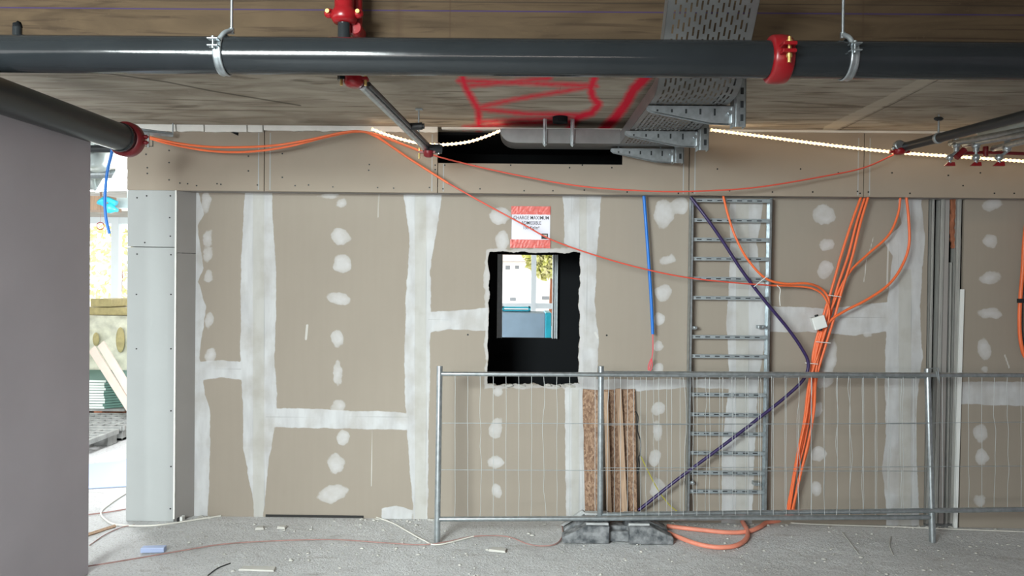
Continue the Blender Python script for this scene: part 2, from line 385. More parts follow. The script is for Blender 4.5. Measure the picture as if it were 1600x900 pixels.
# ------------------------------------------------------------------ the setting
D = 5.4; DS = 5.27; ZS = at(800, 200, DS).z           # wall plane, soffit front, slab underside
ZB = at(800, 302.5, DS).z                            # soffit bottom
def seg_dist(X, Yy, pts):
    best = np.full(X.shape, 1e9)
    for (x0, y0), (x1, y1) in zip(pts[:-1], pts[1:]):
        dx, dy = x1-x0, y1-y0; L = dx*dx+dy*dy+1e-9
        t = np.clip(((X-x0)*dx+(Yy-y0)*dy)/L, 0, 1)
        best = np.minimum(best, np.hypot(X-x0-t*dx, Yy-y0-t*dy))
    return best
K = D/F
def wall_fields(P):
    x, y = project(P); band = np.full(x.shape, -9.0); seam = np.full(x.shape, -9.0); line = np.full(x.shape, -9.0)
    def vband(L, R, y0=290, y1=830):
        nonlocal band
        ly = np.interp(y, [p[1] for p in L], [p[0] for p in L]); ry = np.interp(y, [p[1] for p in R], [p[0] for p in R])
        band = np.maximum(band, np.minimum.reduce([x-ly, ry-x, y-y0, y1-y])*K)
    def hband(T, B, x0, x1):
        nonlocal band
        ty = np.interp(x, [p[0] for p in T], [p[1] for p in T]); by = np.interp(x, [p[0] for p in B], [p[1] for p in B])
        band = np.maximum(band, np.minimum.reduce([y-ty, by-y, x-x0, x1-x])*K)
    vband([(382, 300), (376, 420), (375, 530), (380, 700), (397, 800)], [(425, 300), (432, 440), (430, 560), (434, 640), (420, 720), (412, 800)])
    vband([(630, 305), (640, 370), (633, 480), (632, 600), (637, 700), (645, 800)], [(690, 305), (682, 360), (673, 420), (672, 600), (670, 700), (668, 800)])
    vband([(880, 308), (882, 380), (905, 395), (905, 600), (882, 604), (884, 800)], [(940, 308), (933, 400), (930, 470), (936, 530), (932, 600), (925, 800)])
    vband([(1140, 320), (1140, 430), (1135, 500), (1140, 600), (1127, 700), (1127, 800)], [(1192, 320), (1184, 380), (1188, 430), (1206, 470), (1185, 600), (1180, 700), (1175, 800)], y0=312)
    vband([(1402, 310), (1408, 350), (1382, 378), (1395, 400), (1385, 480), (1382, 600), (1384, 680), (1378, 730), (1385, 800)], [(1440, 320), (1446, 370), (1438, 480), (1442, 560), (1430, 640), (1436, 800)])
    vband([(300, 300), (300, 800)], [(311, 300), (319, 335), (309, 352), (318, 420), (310, 440), (322, 480), (312, 560), (320, 615), (328, 640), (326, 800)])
    hband([(305, 566), (345, 562), (380, 566)], [(305, 596), (345, 590), (380, 594)], 305, 382)
    hband([(415, 636), (530, 640), (640, 645)], [(415, 668), (520, 670), (640, 672)], 412, 642)
    hband([(668, 488), (762, 480)], [(668, 520), (700, 515), (762, 518)], 664, 764)
    hband([(1205, 478), (1290, 482), (1400, 470)], [(1205, 518), (1290, 520), (1335, 525), (1400, 516)], 1196, 1400)
    hband([(935, 592), (1210, 592)], [(935, 610), (1000, 612), (1060, 606), (1150, 608)], 925, 1150)
    hband([(1500, 596), (1640, 596)], [(1500, 632), (1640, 636)], 1500, 1900)
    hband([(590, 795), (620, 790), (640, 796)], [(590, 812), (640, 812)], 596, 645)
    for x0, x1, ya, yb in ((395, 413, 290, 830), (648, 666, 290, 830), (905, 917, 290, 395), (893, 905, 604, 830), (1150, 1170, 312, 830), (1404, 1424, 420, 830)):
        seam = np.maximum(seam, np.minimum.reduce([x-x0, x1-x, y-ya, yb-y])*K)
        line = np.maximum(line, 0.0042-np.abs(x-x1)*K); line = np.maximum(line, 0.0025-np.abs(x-x0)*K)
    for yy, xa, xb in ((577, 310, 378), (651.5, 415, 640), (499, 668, 762), (496, 1205, 1385)):
        line = np.maximum(line, np.where((x > xa) & (x < xb), 0.0042-np.abs(y-yy)*K, -9))
    blob = np.full(x.shape, -9.0)
    rb = random.Random(5)
    for cx, cy, rx, ry in ((322,318,7,17),(325,372,8,13),(325,400,7,12),(326,430,8,12),(326,500,6,14),(328,555,8,12),
        (533,318,9,8),(515,305,14,5),(533,369,16,13),(534,412,15,15),(529,466,20,10),(527,530,9,14),(528,583,8,16),(530,634,12,9),(536,684,10,11),(525,724,15,17),(521,771,22,14),
        (782,338,18,15),(785,376,12,15),(775,668,10,17),(773,722,13,11),(776,765,8,10),(778,612,8,9),(690,510,14,8),
        (1037,335,16,22),(1062,322,14,14),(1042,406,14,7),(1036,458,13,12),(1030,498,10,10),(1028,541,8,9),(1030,575,9,9),(1030,640,10,10),(1027,675,8,17),(1024,716,9,13),(1028,765,14,18),
        (1287,336,18,15),(1293,382,12,9),(1290,421,13,13),(1296,556,12,26),(1288,590,14,16),(1277,642,8,14),(1278,708,12,12),(1276,765,9,11),(1354,522,7,5),
        (1550,320,16,9),(1547,377,12,11),(1547,434,16,10),(1547,490,17,9),(1537,545,11,16),(1540,577,8,6),(1532,677,11,15),(1533,714,11,12),(1530,782,10,8)):
        a = rb.uniform(-.3, .3); dx = x-cx; dy = y-cy; u = dx*math.cos(a)+dy*math.sin(a); v = -dx*math.sin(a)+dy*math.cos(a)
        d = (1-np.hypot(u/rx, v/ry))*min(rx, ry)*K
        blob = np.maximum(blob, d)
    dxr = np.maximum(762-x, x-907); dyr = np.maximum(393-y, y-603); dr_ = np.maximum(dxr, dyr)
    blob = np.maximum(blob, (4.0-np.abs(dr_-1))*K)
    mark = np.full(x.shape, -9.0)
    for pl, hw in (([(592, 303), (591, 340)], 1.2), ([(582, 672), (580, 760)], 1.0), ([(480, 508), (478, 530)], 2), ([(930, 520), (934, 528)], 2), ([(1354, 405), (1350, 440)], 1.2), ([(1388, 380), (1386, 450)], 1.6), ([(1365, 370), (1358, 395)], 1), ([(1570, 555), (1577, 575)], 1.5)):
        mark = np.maximum(mark, (hw-seg_dist(x, y, pl))*K)
    return band, seam, line, blob, mark
def setattrs(me, d):
    for k, v in d.items():
        a = me.attributes.new(k, 'FLOAT', 'POINT'); a.data.foreach_set('value', np.asarray(v, dtype=np.float32))
def grid_wall(name, x0, x1, z0, z1, Y, hole=None, step=0.01, depth=0.025):
    xs = list(np.arange(x0, x1, step))+[x1]; zs = list(np.arange(z0, z1, step))+[z1]
    if hole:
        hx0, hx1, hz0, hz1 = hole
        for arr, vals in ((xs, (hx0, hx1)), (zs, (hz0, hz1))):
            for q in vals:
                i = int(np.argmin([abs(t-q) for t in arr])); arr[i] = q
    nx, nz = len(xs), len(zs)
    G = np.zeros((nz, nx, 3)); G[:, :, 0] = np.array(xs)[None, :]; G[:, :, 1] = Y; G[:, :, 2] = np.array(zs)[:, None]
    band, seam, line, blob, mark = wall_fields(G.reshape(-1, 3))
    keep = np.ones((nz-1, nx-1), bool); backv = []; backf = []
    if hole:
        ix0 = xs.index(hx0); ix1 = xs.index(hx1); iz0 = zs.index(hz0); iz1 = zs.index(hz1)
        keep[iz0:iz1, ix0:ix1] = False
        rj = random.Random(3)
        def jit(s, base): return base + 0.012*mnoise.noise(V((s*13, 1.3, 7))) + 0.004*mnoise.noise(V((s*61.7, 4, 2)))
        for iz in range(iz0, iz1+1):
            G[iz, ix0, 0] += jit(zs[iz], -.001); G[iz, ix1, 0] += jit(zs[iz]+9, -.002)*(1.3)
        for ix in range(ix0, ix1+1):
            G[iz1, ix, 2] += jit(xs[ix]+4, .0); G[iz0, ix, 2] += jit(xs[ix]+20, 0)*2.0
        loop = [(iz0, i) for i in range(ix0, ix1)]+[(i, ix1) for i in range(iz0, iz1)]+[(iz1, i) for i in range(ix1, ix0, -1)]+[(i, ix0) for i in range(iz1, iz0, -1)]
    idx = np.arange(nz*nx).reshape(nz, nx)
    q = np.stack([idx[:-1, :-1], idx[:-1, 1:], idx[1:, 1:], idx[1:, :-1]], -1)[keep]
    verts = G.reshape(-1, 3).tolist(); faces = q.tolist()
    n0 = len(verts)
    def rim(lp):
        base = len(verts)
        for (a, b) in lp: verts.append([G[a, b, 0], Y+depth, G[a, b, 2]])
        m_ = len(lp)
        for i in range(m_):
            a = idx[lp[i]]; b = idx[lp[(i+1) % m_]]; faces.append([int(a), int(b), base+(i+1) % m_, base+i])
    if hole: rim(loop)
    outer = [(0, i) for i in range(nx-1)]+[(i, nx-1) for i in range(nz-1)]+[(nz-1, i) for i in range(nx-1, 0, -1)]+[(i, 0) for i in range(nz-1, 0, -1)]
    rim(outer)
    me = bpy.data.meshes.new(name); me.from_pydata(verts, [], faces)
    ex = len(verts)-n0; pad = lambda v, k: np.concatenate([v, np.full(ex, k)])
    setattrs(me, dict(band=pad(band, -9), seam=pad(seam, -9), line=pad(line, -9), blob=pad(blob, -9), mark=pad(mark, .01)))
    me.materials.append(M['wall'])
    o = bpy.data.objects.new(name, me); C.collection.objects.link(o); return struct(o)

XW0 = at(305, 550, D).x; XW1 = at(1447, 560, D).x
hl, hr = at(763, 500, D).x, at(906, 500, D).x; ht, hb = at(834, 394, D).z, at(834, 601, D).z
grid_wall('wall_back', XW0, XW1, 0.0, ZB+0.06, D, (hl, hr, hb, ht))
XR0 = at(1503, 560, 5.37).x
grid_wall('wall_back_right', XR0, 4.7, 0.0, ZB+0.06, 5.37)

# floor: a screed surface with gentle relief near the camera
b = MB()
nx, ny = 260, 130; x0, x1, y0, y1 = -3.2, 4.7, 3.0, 5.42
vs = []
for j in range(ny+1):
    for i in range(nx+1):
        x = x0+(x1-x0)*i/nx; y = y0+(y1-y0)*j/ny
        e = min(1, (x-x0)/.3, (x1-x)/.3, (y-y0)/.3, (y1-y)/.3)
        vs.append((x, y, e*(0.006*mnoise.noise(V((x*2, y*2, 0)))+0.004*mnoise.noise(V((x*9, y*9, 3)))-0.003)))
b.add(vs, [(j*(nx+1)+i, j*(nx+1)+i+1, (j+1)*(nx+1)+i+1, (j+1)*(nx+1)+i) for j in range(ny) for i in range(nx)], True)
for (a, c, d, e) in ((-12, 8, -8, 3.0), (-12, -3.2, 3.0, 5.42), (4.7, 8, 3.0, 5.42), (-12, 8, 5.42, 16)):
    b.add([(a, d, 0), (c, d, 0), (c, e, 0), (a, e, 0)], [(0, 1, 2, 3)])
b.add([(-12, -8, -.3), (8, -8, -.3), (8, 16, -.3), (-12, 16, -.3)], [(0, 3, 2, 1)])
struct(b.build('floor', M['floor'], origin=(0, 0, 0)))

# ceiling: low slab with grid for paint marks, front beam face, high slab over the camera
YF = 3.75
b = MB(); st = 0.0125
xs = np.arange(-3.4, 4.71, st); ys = np.linspace(YF, 5.45, 137)
G = np.zeros((len(ys), len(xs), 3)); G[:, :, 0] = xs[None]; G[:, :, 1] = ys[:, None]; G[:, :, 2] = ZS
px, py = project(G.reshape(-1, 3)); Kc = 4.4/F
spray = np.full(px.shape, -9.0)
for pl, hw in (([(722,118),(728,138),(740,158),(748,172),(748,202)], 4.5), ([(716,126),(800,129),(932,134)], 2.4), ([(735,134),(860,122)], 2.2), ([(748,168),(800,156),(918,136)], 2.2),
               ([(750,170),(820,178),(915,180)], 2.4), ([(725,200),(800,193),(895,190)], 2.6), ([(748,190),(840,186),(905,182)], 2), ([(930,118),(923,138),(926,152),(936,163),(925,176),(902,184),(888,203)], 5), ([(1012,118),(990,140),(978,162),(960,186),(942,203)], 7)):
    spray = np.maximum(spray, (hw-seg_dist(px, py, pl))*Kc)
strip = (7-seg_dist(px, py, [(1292, 203), (1380, 160), (1480, 108)]))*Kc
crack = np.maximum((1.1-seg_dist(px, py, [(1312, 203), (1400, 160), (1490, 112)]))*Kc, (.8-seg_dist(px, py, [(857, 203), (880, 122)]))*Kc)
crack = np.maximum(crack, (1.4-seg_dist(px, py, [(120, 108), (260, 128), (330, 142), (470, 165)]))*Kc)
idx = np.arange(G.shape[0]*G.shape[1]).reshape(G.shape[:2])
q = np.stack([idx[:-1, :-1], idx[1:, :-1], idx[1:, 1:], idx[:-1, 1:]], -1).reshape(-1, 4)
gv = G.reshape(-1, 3).tolist(); gf = q.tolist(); n0 = len(gv)
x0c, x1c = float(xs[0]), float(xs[-1])
gv += [(x0c, YF, ZS), (x1c, YF, ZS), (x1c, YF, 3.5), (x0c, YF, 3.5), (x0c, 5.45, 3.5), (x1c, 5.45, 3.5), (x0c, 5.45, ZS), (x1c, 5.45, ZS)]
gf += [[n0+3, n0+2, n0+5, n0+4], [n0, n0+3, n0+4, n0+6], [n0+1, n0+7, n0+5, n0+2]]
me = bpy.data.meshes.new('ceiling'); me.from_pydata(gv, [], gf)
pad = lambda v: np.concatenate([v, np.full(8, -9.)])
setattrs(me, dict(spray=pad(spray), strip=pad(strip), crack=pad(crack))); me.materials.append(M['ceil'])
o = bpy.data.objects.new('ceiling', me); C.collection.objects.link(o); struct(o)
b = MB(); b.box((-12, YF-0.02, ZS), (8, YF, 3.5)); struct(b.build('ceiling_beam_face', M['beam'], origin=(0, 0, 0)))
b = MB(); b.box((-12, -8, 3.5), (8, YF, 3.7)); struct(b.build('ceiling_high', M['slabfar']))
b = MB(); b.box((-12, 5.45, ZS), (8, 13.6, ZS+.3)); b.box((-12, YF, ZS), (-3.4, 5.45, ZS+.3)); b.box((4.7, YF, ZS), (8, 5.45, ZS+.3)); struct(b.build('ceiling_far', M['slabfar']))
# side walls
b = MB(); b.box((4.7, -8, 0), (4.9, 5.5, 3.5)); struct(b.build('wall_right', M['plaster']))
b = MB(); b.box((-1.6, -6.2, 0), (4.7, -6.0, 3.5)); struct(b.build('wall_light_blocker', M['plaster']))  # unseen wall added behind the camera to block sky light on the right
XL = -2.53
e0 = atx(140, 600, XL).y
b = MB(); b.box((XL-.12, 0.6, 0), (XL, e0, 2.60)); struct(b.build('wall_left', M['plaster'], bevel=0.004))

# plasterboard pier at the left end of the wall, splayed on its right
def vline(px, y0, y1, Y): return at(px, y0, Y), at(px, y1, Y)
pl, pr = at(198, 550, DS).x, at(273, 550, DS).x
b = MB()
zs1 = at(236, 386, DS).z; zs0 = at(236, 297, DS).z
for z0, z1, g in ((0.0, zs1-.002, 0), (zs1+.002, ZB, 1)):
    b.hexa([(pl, DS, z0), (pr, DS, z0), (pr, DS+.10, z0), (pl, DS+.3, z0)], [(pl, DS, z1), (pr, DS, z1), (pr, DS+.10, z1), (pl, DS+.3, z1)])
pier = struct(b.build('wall_pier', M['boardg'], bevel=0.003))
b = MB(); zt = at(290, 395, DS).z
for z0, z1 in ((0.002, zt-.002), (zt+.002, ZB)):
    b.hexa([(pr+.004, DS+.002, z0), (XW0+.002, D+.004, z0), (XW0-.01, D+.03, z0), (pr-.01, DS+.03, z0)], [(pr+.004, DS+.002, z1), (XW0+.002, D+.004, z1), (XW0-.01, D+.03, z1), (pr-.01, DS+.03, z1)])
struct(b.build('wall_pier_return', M['boardd']))
b = MB(); x7 = at(207, 550, DS).x
b.box((pr-.003, DS-.004, 0.02), (pr+.008, DS+.006, ZB)); struct(b.build('trim_1', M['foam']))

# soffit boards
seams = [198, 413, 684, 1077, 1350, 1720]
holel, holer, holeb = at(686, 230, DS).x, at(973, 230, DS).x, at(830, 256, DS).z
tshade = []
for i in range(5):
    a = at(seams[i], 260, DS).x+.0025; c = at(seams[i+1], 260, DS).x-.0025
    if i == 4: c = 4.69
    b = MB()
    ztop = ZS-0.035 if i < 2 else ZS-0.012
    if i == 2: poly = [(a, DS, ZB), (c, DS, ZB), (c, DS, ztop), (holer, DS, ztop), (holer, DS, holeb), (a, DS, holeb)]
    else: poly = [(a, DS, ZB), (c, DS, ZB), (c, DS, ztop), (a, DS, ztop)]
    b.prism(poly[::-1], (0, 0.025, 0))
    o = struct(b.build('trim_%d' % (i+2), M['board'], bevel=0.002)); tshade.append(o)
for i in range(1, 5):
    for k, dx in enumerate((-9, 9)):
        par = tshade[i-1] if dx < 0 else tshade[i]
        if i == 2: z1_ = ZS-.05 if dx < 0 else holeb-.005
        else: z1_ = ZS-.05
        x_ = at(seams[i]+dx, 260, DS).x; b = MB(); b.box((x_-.004, DS-.0006, ZB+.01), (x_+.004, DS+.001, z1_)); b.build('paper_edge_line', M['boardg'], par)
scr = MB(); scr.cyl((0, 0, 0), (0, 0.006, 0), 0.0058, 10)
scm = None
spts = {0: [(228,241),(264,235),(264,254),(264,281),(230,271),(281,286),(293,287),(307,290),(339,287),(345,288),(388,244),(388,267),(402,289),(230,262)],
        1: [(441,240),(441,277),(461,290),(520,292),(577,257),(576,266),(590,293),(482,289),(680,258),(680,265),(671,293),(615,294)],
        2: [(695,258),(743,259),(798,258),(692,295),(750,295),(819,298),(864,298),(913,297),(890,262),(956,262),(980,300),(910,258),(1017,299),(1060,302)],
        3: [(1082,300),(1121,264),(1140,298),(1207,300),(1270,300),(1251,264),(1340,299),(1344,302),(1310,270)],
        4: [(1357,300),(1394,270),(1422,302),(1482,274),(1505,290),(1532,270),(1554,302),(1585,302)]}
def add_screws(par, pts, Y):
    global scm
    for (x, y) in pts:
        p = at(x, y, Y-.0025)
        if scm is None:
            me = bpy.data.meshes.new('screw'); me.from_pydata(scr.v, [], scr.f); me.materials.append(M['screw']); scm = me
        s = bpy.data.objects.new('screw', scm); C.collection.objects.link(s); s.parent = par; s.location = p - V(par['_o'])
for i, p in spts.items(): add_screws(tshade[i], p, DS)
add_screws(pier, [(229,306),(266,306),(265,340),(266,369),(226,379),(214,309),(267,398),(214,397),(267,460),(213,460),(267,545),(213,545),(267,642),(267,729),(266,795)], DS)

# soffit underside and side closing, floor gap line
b = MB(); b.box((pl, DS+.026, ZB+.001), (4.69, D+.02, ZB+.02)); struct(b.build('trim_7', M['boardd']))
# small dark cut-outs and metal bits on the left soffit board
b = MB(); a = at(214, 213, DS-.004); c = at(239, 229, DS-.004)
b.box((a.x, DS-.004, c.z), (c.x, DS-.001, c.z+.004)); b.box((c.x-.004, DS-.004, c.z), (c.x, DS-.001, a.z)); b.build('cut_line', M['screw'], tshade[0])
b = MB(); p = [at(355, 204, DS-.003), at(373, 204, DS-.003), at(372, 212, DS-.003)]
b.prism(p, (0, .002, 0)); b.build('cut_out', M['black'], tshade[0])

# black shaft behind the opening
b = MB(); sx0, sx1, sy0, sy1 = -0.72, 1.05, D+.03, 6.25
ol, orr, ot, ob = at(779, 460, sy1).x, at(871, 460, sy1).x, at(825, 398, sy1).z, at(825, 528, sy1).z
b.box((sx0, sy1, 0), (ol, sy1+.05, ZS)); b.box((orr, sy1, 0), (sx1, sy1+.05, ZS)); b.box((ol, sy1, 0), (orr, sy1+.05, ob)); b.box((ol, sy1, ot), (orr, sy1+.05, ZS))
b.box((sx0-.05, D+.03, 0), (sx0, sy1+.05, ZS)); b.box((sx1, D+.03, 0), (sx1+.05, sy1+.05, ZS)); b.box((sx0-.05, DS+.03, ZB+.03), (sx0, D+.03, ZS)); b.box((sx1, DS+.03, ZB+.03), (sx1+.05, D+.03, ZS)); b.box((sx0, D+.03, ZS-.02), (sx1, sy1, ZS-.001))
struct(b.build('wall_shaft', M['black']))
b = MB(); b.box((XR0-.5, 5.6, 0), (4.7, 5.65, ZS)); struct(b.build('wall_behind_studs', M['black']))
# rest of the partition's rear face so that no daylight leaks
b = MB(); b.box((pl+.05, 5.46, 0), (sx0-.05, 5.5, ZS)); b.box((sx1+.05, 5.46, 0), (XR0-.5, 5.5, ZS)); struct(b.build('wall_rear_lining', M['black']))
# studs framing the inner opening
for k, (a, c) in enumerate(((777, 785), (863, 871))):
    b = MB(); X0 = at(a, 460, sy1-.03).x; X1 = at(c, 460, sy1-.03).x
    b.box((X0, sy1-.06, ob), (X0+.006, sy1-.005, ot)); b.box((X1-.006, sy1-.06, ob), (X1, sy1-.005, ot)); b.box((X0, sy1-.02, ob), (X1, sy1-.012, ot))
    b.box(((X0+X1)/2-.004, sy1-.04, ob), ((X0+X1)/2+.004, sy1-.015, ot))
    tag(b.build('metal_stud', M['galv_matt']), 'grey steel stud on the %s edge of the inner opening in the black shaft' % ('left' if k == 0 else 'right'), 'stud')

# foam strips under the slab
for (a, c) in ((186, 275), (277, 319), (321, 386), (388, 411), (413, 684)):
    b = MB(); p = at(a, 195, DS-.012).x; q = at(c, 200, DS-.012).x; n = max(4, int((q-p)/.03)); top = []; bot = []
    pts = [p+(q-p)*i/n for i in range(n+1)]
    low = [ZS-(0.047 if a < 400 else 0.036)+rnd.uniform(-.003, .003)-.002*math.sin(i) for i in range(n+1)]
    for i in range(n):
        b.hexa([(pts[i], DS-.02, low[i]), (pts[i+1], DS-.02, low[i+1]), (pts[i+1], DS+.01, low[i+1]), (pts[i], DS+.01, low[i])], [(pts[i], DS-.026, ZS-.001), (pts[i+1], DS-.026, ZS-.001), (pts[i+1], DS+.01, ZS-.001), (pts[i], DS+.01, ZS-.001)])
    tag(b.build('foam_strip', M['foam']), {186: 'leftmost white foam strip under the slab, starting at the dark red coupling', 277: 'short white foam strip under the slab, second from the left', 321: 'white foam strip under the slab above the triangular cut-out', 388: 'shortest white foam strip, above the first soffit board joint', 413: 'longest white foam strip under the slab, ending at the black slot'}[a], 'sealing strip', 'foam strips under the slab')
b = MB(); p = at(690, 203, DS-.02); q = at(1700, 203, DS-.02); b.box((p.x, DS-.02, ZS-.014), (4.6, DS+.03, ZS-.001))
tag(b.build('foam_strip', M['foam']), 'thin pale sealing strip under the slab, right of centre above the light rope', 'sealing strip')

# ------------------------------------------------------------------ main grey pipe with its red coupling
YP = 3.3; pc0 = at(0, 84, YP); pc1 = at(1600, 96, YP); pdir = (pc1-pc0).normalized(); R = 0.0825
PL = pc0-pdir*1.2; PR = pc1+pdir*1.2
def onpipe(px): # point on the axis seen at column px
    t = (px-0)/1600; return pc0+(pc1-pc0)*t
pipe = thing('water_pipe', 'large dark grey steel pipe running the full width under the slab', 'pipe', onpipe(800))
b = MB(); b.cyl(PL, PR, R, 48); b.build('pipe_body', M['pipe'], pipe)
c = onpipe(1219); b = MB()
b.lathe(c-pdir*.046, pdir, [(0, .088), (.002, .098), (.012, .105), (.046, .108), (.08, .105), (.09, .098), (.092, .088)], 40)
fr = V((0, -1, 0)); up = V((0, 0, 1))
b.box((c.x-.03, c.y-.155, c.z+.018), (c.x+.03, c.y-.08, c.z+.034)); b.box((c.x-.03, c.y-.15, c.z-.012), (c.x+.03, c.y-.08, c.z+.004))
cp = b.build('coupling', M['red'], pipe, bevel=0.004)
b = MB(); b.cyl((c.x+.004, c.y-.128, c.z+.06), (c.x+.004, c.y-.128, c.z-.05), .008, 10); b.cyl((c.x+.004, c.y-.128, c.z+.034), (c.x+.004, c.y-.128, c.z+.046), .013, 6); b.cyl((c.x+.004, c.y-.128, c.z-.014), (c.x+.004, c.y-.128, c.z-.028), .013, 6)
b.build('bolt', M['bolt'], cp)
# stub on top, left end
p = at(27, 50, YP+.02); b = MB(); b.cyl((p.x, p.y, pc0.z+.05), (p.x, p.y, at(27, 40, YP).z), .02, 16); b.build('stub', M['pipe'], pipe)
b = MB(); z = at(27, 40, YP).z; b.ball((p.x, p.y, z+.006), .019, seg=10, jit=.25); b.build('stub_cap', M['black'], pipe)
# hangers
def hanger(px, px_rod, label):
    c = onpipe(px); t = thing('pipe_hanger', label, 'pipe hanger', c)
    b = MB()
    prof = [(-.019, R+.001), (-.019, R+.006), (-.012, R+.009), (-.004, R+.006), (.004, R+.006), (.012, R+.009), (.019, R+.006), (.019, R+.001)]
    seg = 48; vs = []
    for k in range(seg+1):
        an = math.radians(-160) + math.radians(320)*k/seg + math.radians(-60)
        for (s_, r_) in prof: vs.append(c+pdir*s_+V((0, math.cos(an), math.sin(an)))*r_)
    n = len(prof); fs = [(k*n+i, (k+1)*n+i, (k+1)*n+(i+1) % n, k*n+(i+1) % n) for k in range(seg) for i in range(n)]
    b.add(vs, fs, True); band = b.build('band', M['galv'], t)
    f = c+V((-.004, -R-.014, .02))
    b = MB(); b.box(f+V((-.028, -.02, .018)), f+V((.02, .02, .024))); b.box(f+V((-.028, -.02, -.012)), f+V((.02, .02, -.006))); b.build('ear', M['galv'], t, bevel=.002)
    b = MB(); b.cyl(f+V((-.006, -.004, .034)), f+V((-.006, -.004, -.02)), .005, 8); b.cyl(f+V((-.006, -.004, .024)), f+V((-.006, -.004, .032)), .009, 6); b.cyl(f+V((-.006, -.004, -.012)), f+V((-.006, -.004, -.02)), .009, 6); b.build('bolt', M['galv'], t)
    top = c+V((0, -.012, R+.004)); rx = at(px_rod, 40, YP).x
    b = MB(); b.tube(spline([c+V((.0, -R*.75, R*.62)), c+V(((rx-c.x)*.5, -R*.5, R+.004)), V((rx, c.y, c.z+R+.03))]), .011, 8); b.build('nut_arm', M['galv_matt'], t)
    b = MB(); b.cyl((rx, c.y, c.z+R+.015), (rx, c.y, c.z+R+.04), .012, 6); b.build('nut', M['galv'], t)
    b = MB(); b.cyl((rx, c.y, c.z+R+.02), (rx, c.y, 3.499), .0065, 10); b.build('rod', M['galv'], t)
hanger(354, 362, 'galvanised pipe hanger with threaded rod on the left half of the big pipe')
hanger(1326, 1317, 'galvanised pipe hanger with threaded rod right of the red coupling')

# ------------------------------------------------------------------ drop pipe with red grooved couplings and its branch
YS = 3.55; c = at(538, 30, YS)
t = thing('sprinkler_drop', 'red and grey sprinkler pipe dropping behind the big pipe and branching towards the wall', 'sprinkler pipe', at(556, 128, YS))
zb = at(556, 126, YS).z
b = MB(); b.cyl((c.x, YS, zb), (c.x, YS, at(538, 20, YS).z), .031, 24); b.build('drop_pipe', M['pipe'], t)
b = MB(); z0 = at(538, 37, YS).z; z1 = at(538, 13, YS).z
b.lathe((c.x, YS, z0), (0, 0, 1), [(0, .032), (.002, .05), (.02, .062), (.05, .062), (z1-z0-.005, .05), (z1-z0, .047), (.30, .047)], 28)
for sx in (-1, 1): b.ball((c.x+sx*.07, YS-.01, z0+.045), .026, 1.0, .8, .9)
cp = b.build('coupling', M['red'], t)
for sx in (-1, 1):
    b = MB(); b.cyl((c.x+sx*.072, YS-.045, z0+.046), (c.x+sx*.072, YS-.01, z0+.046), .010, 8); b.build('bolt', M['bolt'], cp)
b = MB(); q = at(556, 46, YS+.05)
b.lathe((q.x, YS+.02, q.z), (0, 1, 0), [(0, .030), (.01, .036), (.10, .036), (.11, .03)], 20); b.tube(spline([(q.x, YS+.06, q.z), (q.x+.0, YS+.07, q.z+.08), (q.x-.002, YS+.06, q.z+.3)]), .028, 16)
b.build('elbow', M['red'], t)
lo = at(553, 126, YS)
b = MB(); b.lathe((lo.x, YS, at(553, 137, YS).z), (0, 0, 1), [(0, .02), (.006, .036), (.02, .046), (.05, .048)], 24)
b.box((lo.x-.068, YS-.02, lo.z+.0), (lo.x+.07, YS+.02, lo.z+.016))
cp2 = b.build('coupling', M['red'], t, bevel=.004)
for sx in (-1, 1):
    b = MB(); b.cyl((lo.x+sx*.058, YS-.01, lo.z+.02), (lo.x+sx*.058, YS-.01, lo.z-.026), .007, 8); b.build('bolt', M['bolt'], cp2)
bs = at(566, 134, YS+.02); be = at(666, 232, 4.75)
b = MB(); b.cyl(bs, be, .021, 20); b.build('branch_pipe', M['galv'], t)
off = V((.03, .0, .008))
b = MB(); b.cyl(bs+off, be+off, .012, 12); b.build('conduit', M['pipe_dark'], t)
mid = bs+(be-bs)*.62+V((.045, 0, .012)); b = MB(); b.cyl(mid-V((.02, 0, 0)), mid+V((.05, .0, 0.004)), .022, 12); b.cyl(mid+V((.05, .0, 0.004)), mid+V((.062, 0, .004)), .016, 12); b.build('plug', M['blackrub'], t)
b = MB(); b.cyl(be-V((.02, 0, 0)), be+V((.10, 0.02, 0)), .03, 20); b.build('end_elbow', M['pipe'], t)
b = MB(); b.cyl(be+V((.08, .01, -.034)), be+V((.08, .01, .036)), .008, 8); b.build('rod', M['galv'], t)
b = MB(); b.lathe(be+V((.015, 0, -.058)), (0, 0, 1), [(0, .014), (.008, .03), (.03, .034), (.04, .036)], 20); b.box(be+V((-.05, -.015, -.03)), be+V((.06, .015, -.018))); cp3 = b.build('end_coupling', M['reddark'], t)
b = MB(); b.cyl(be+V((-.045, 0, -.065)), be+V((-.045, 0, .004)), .006, 8); b.build('bolt', M['bolt'], cp3)
# rod hook to the slab
hp = at(654, 215, 4.7); b = MB(); b.tube([hp, V((hp.x+.0, hp.y, ZS-.002))], .005, 8); b.box((hp.x-.02, hp.y-.012, ZS-.012), (hp.x+.025, hp.y+.012, ZS-.002)); b.build('hook', M['galv_matt'], t)

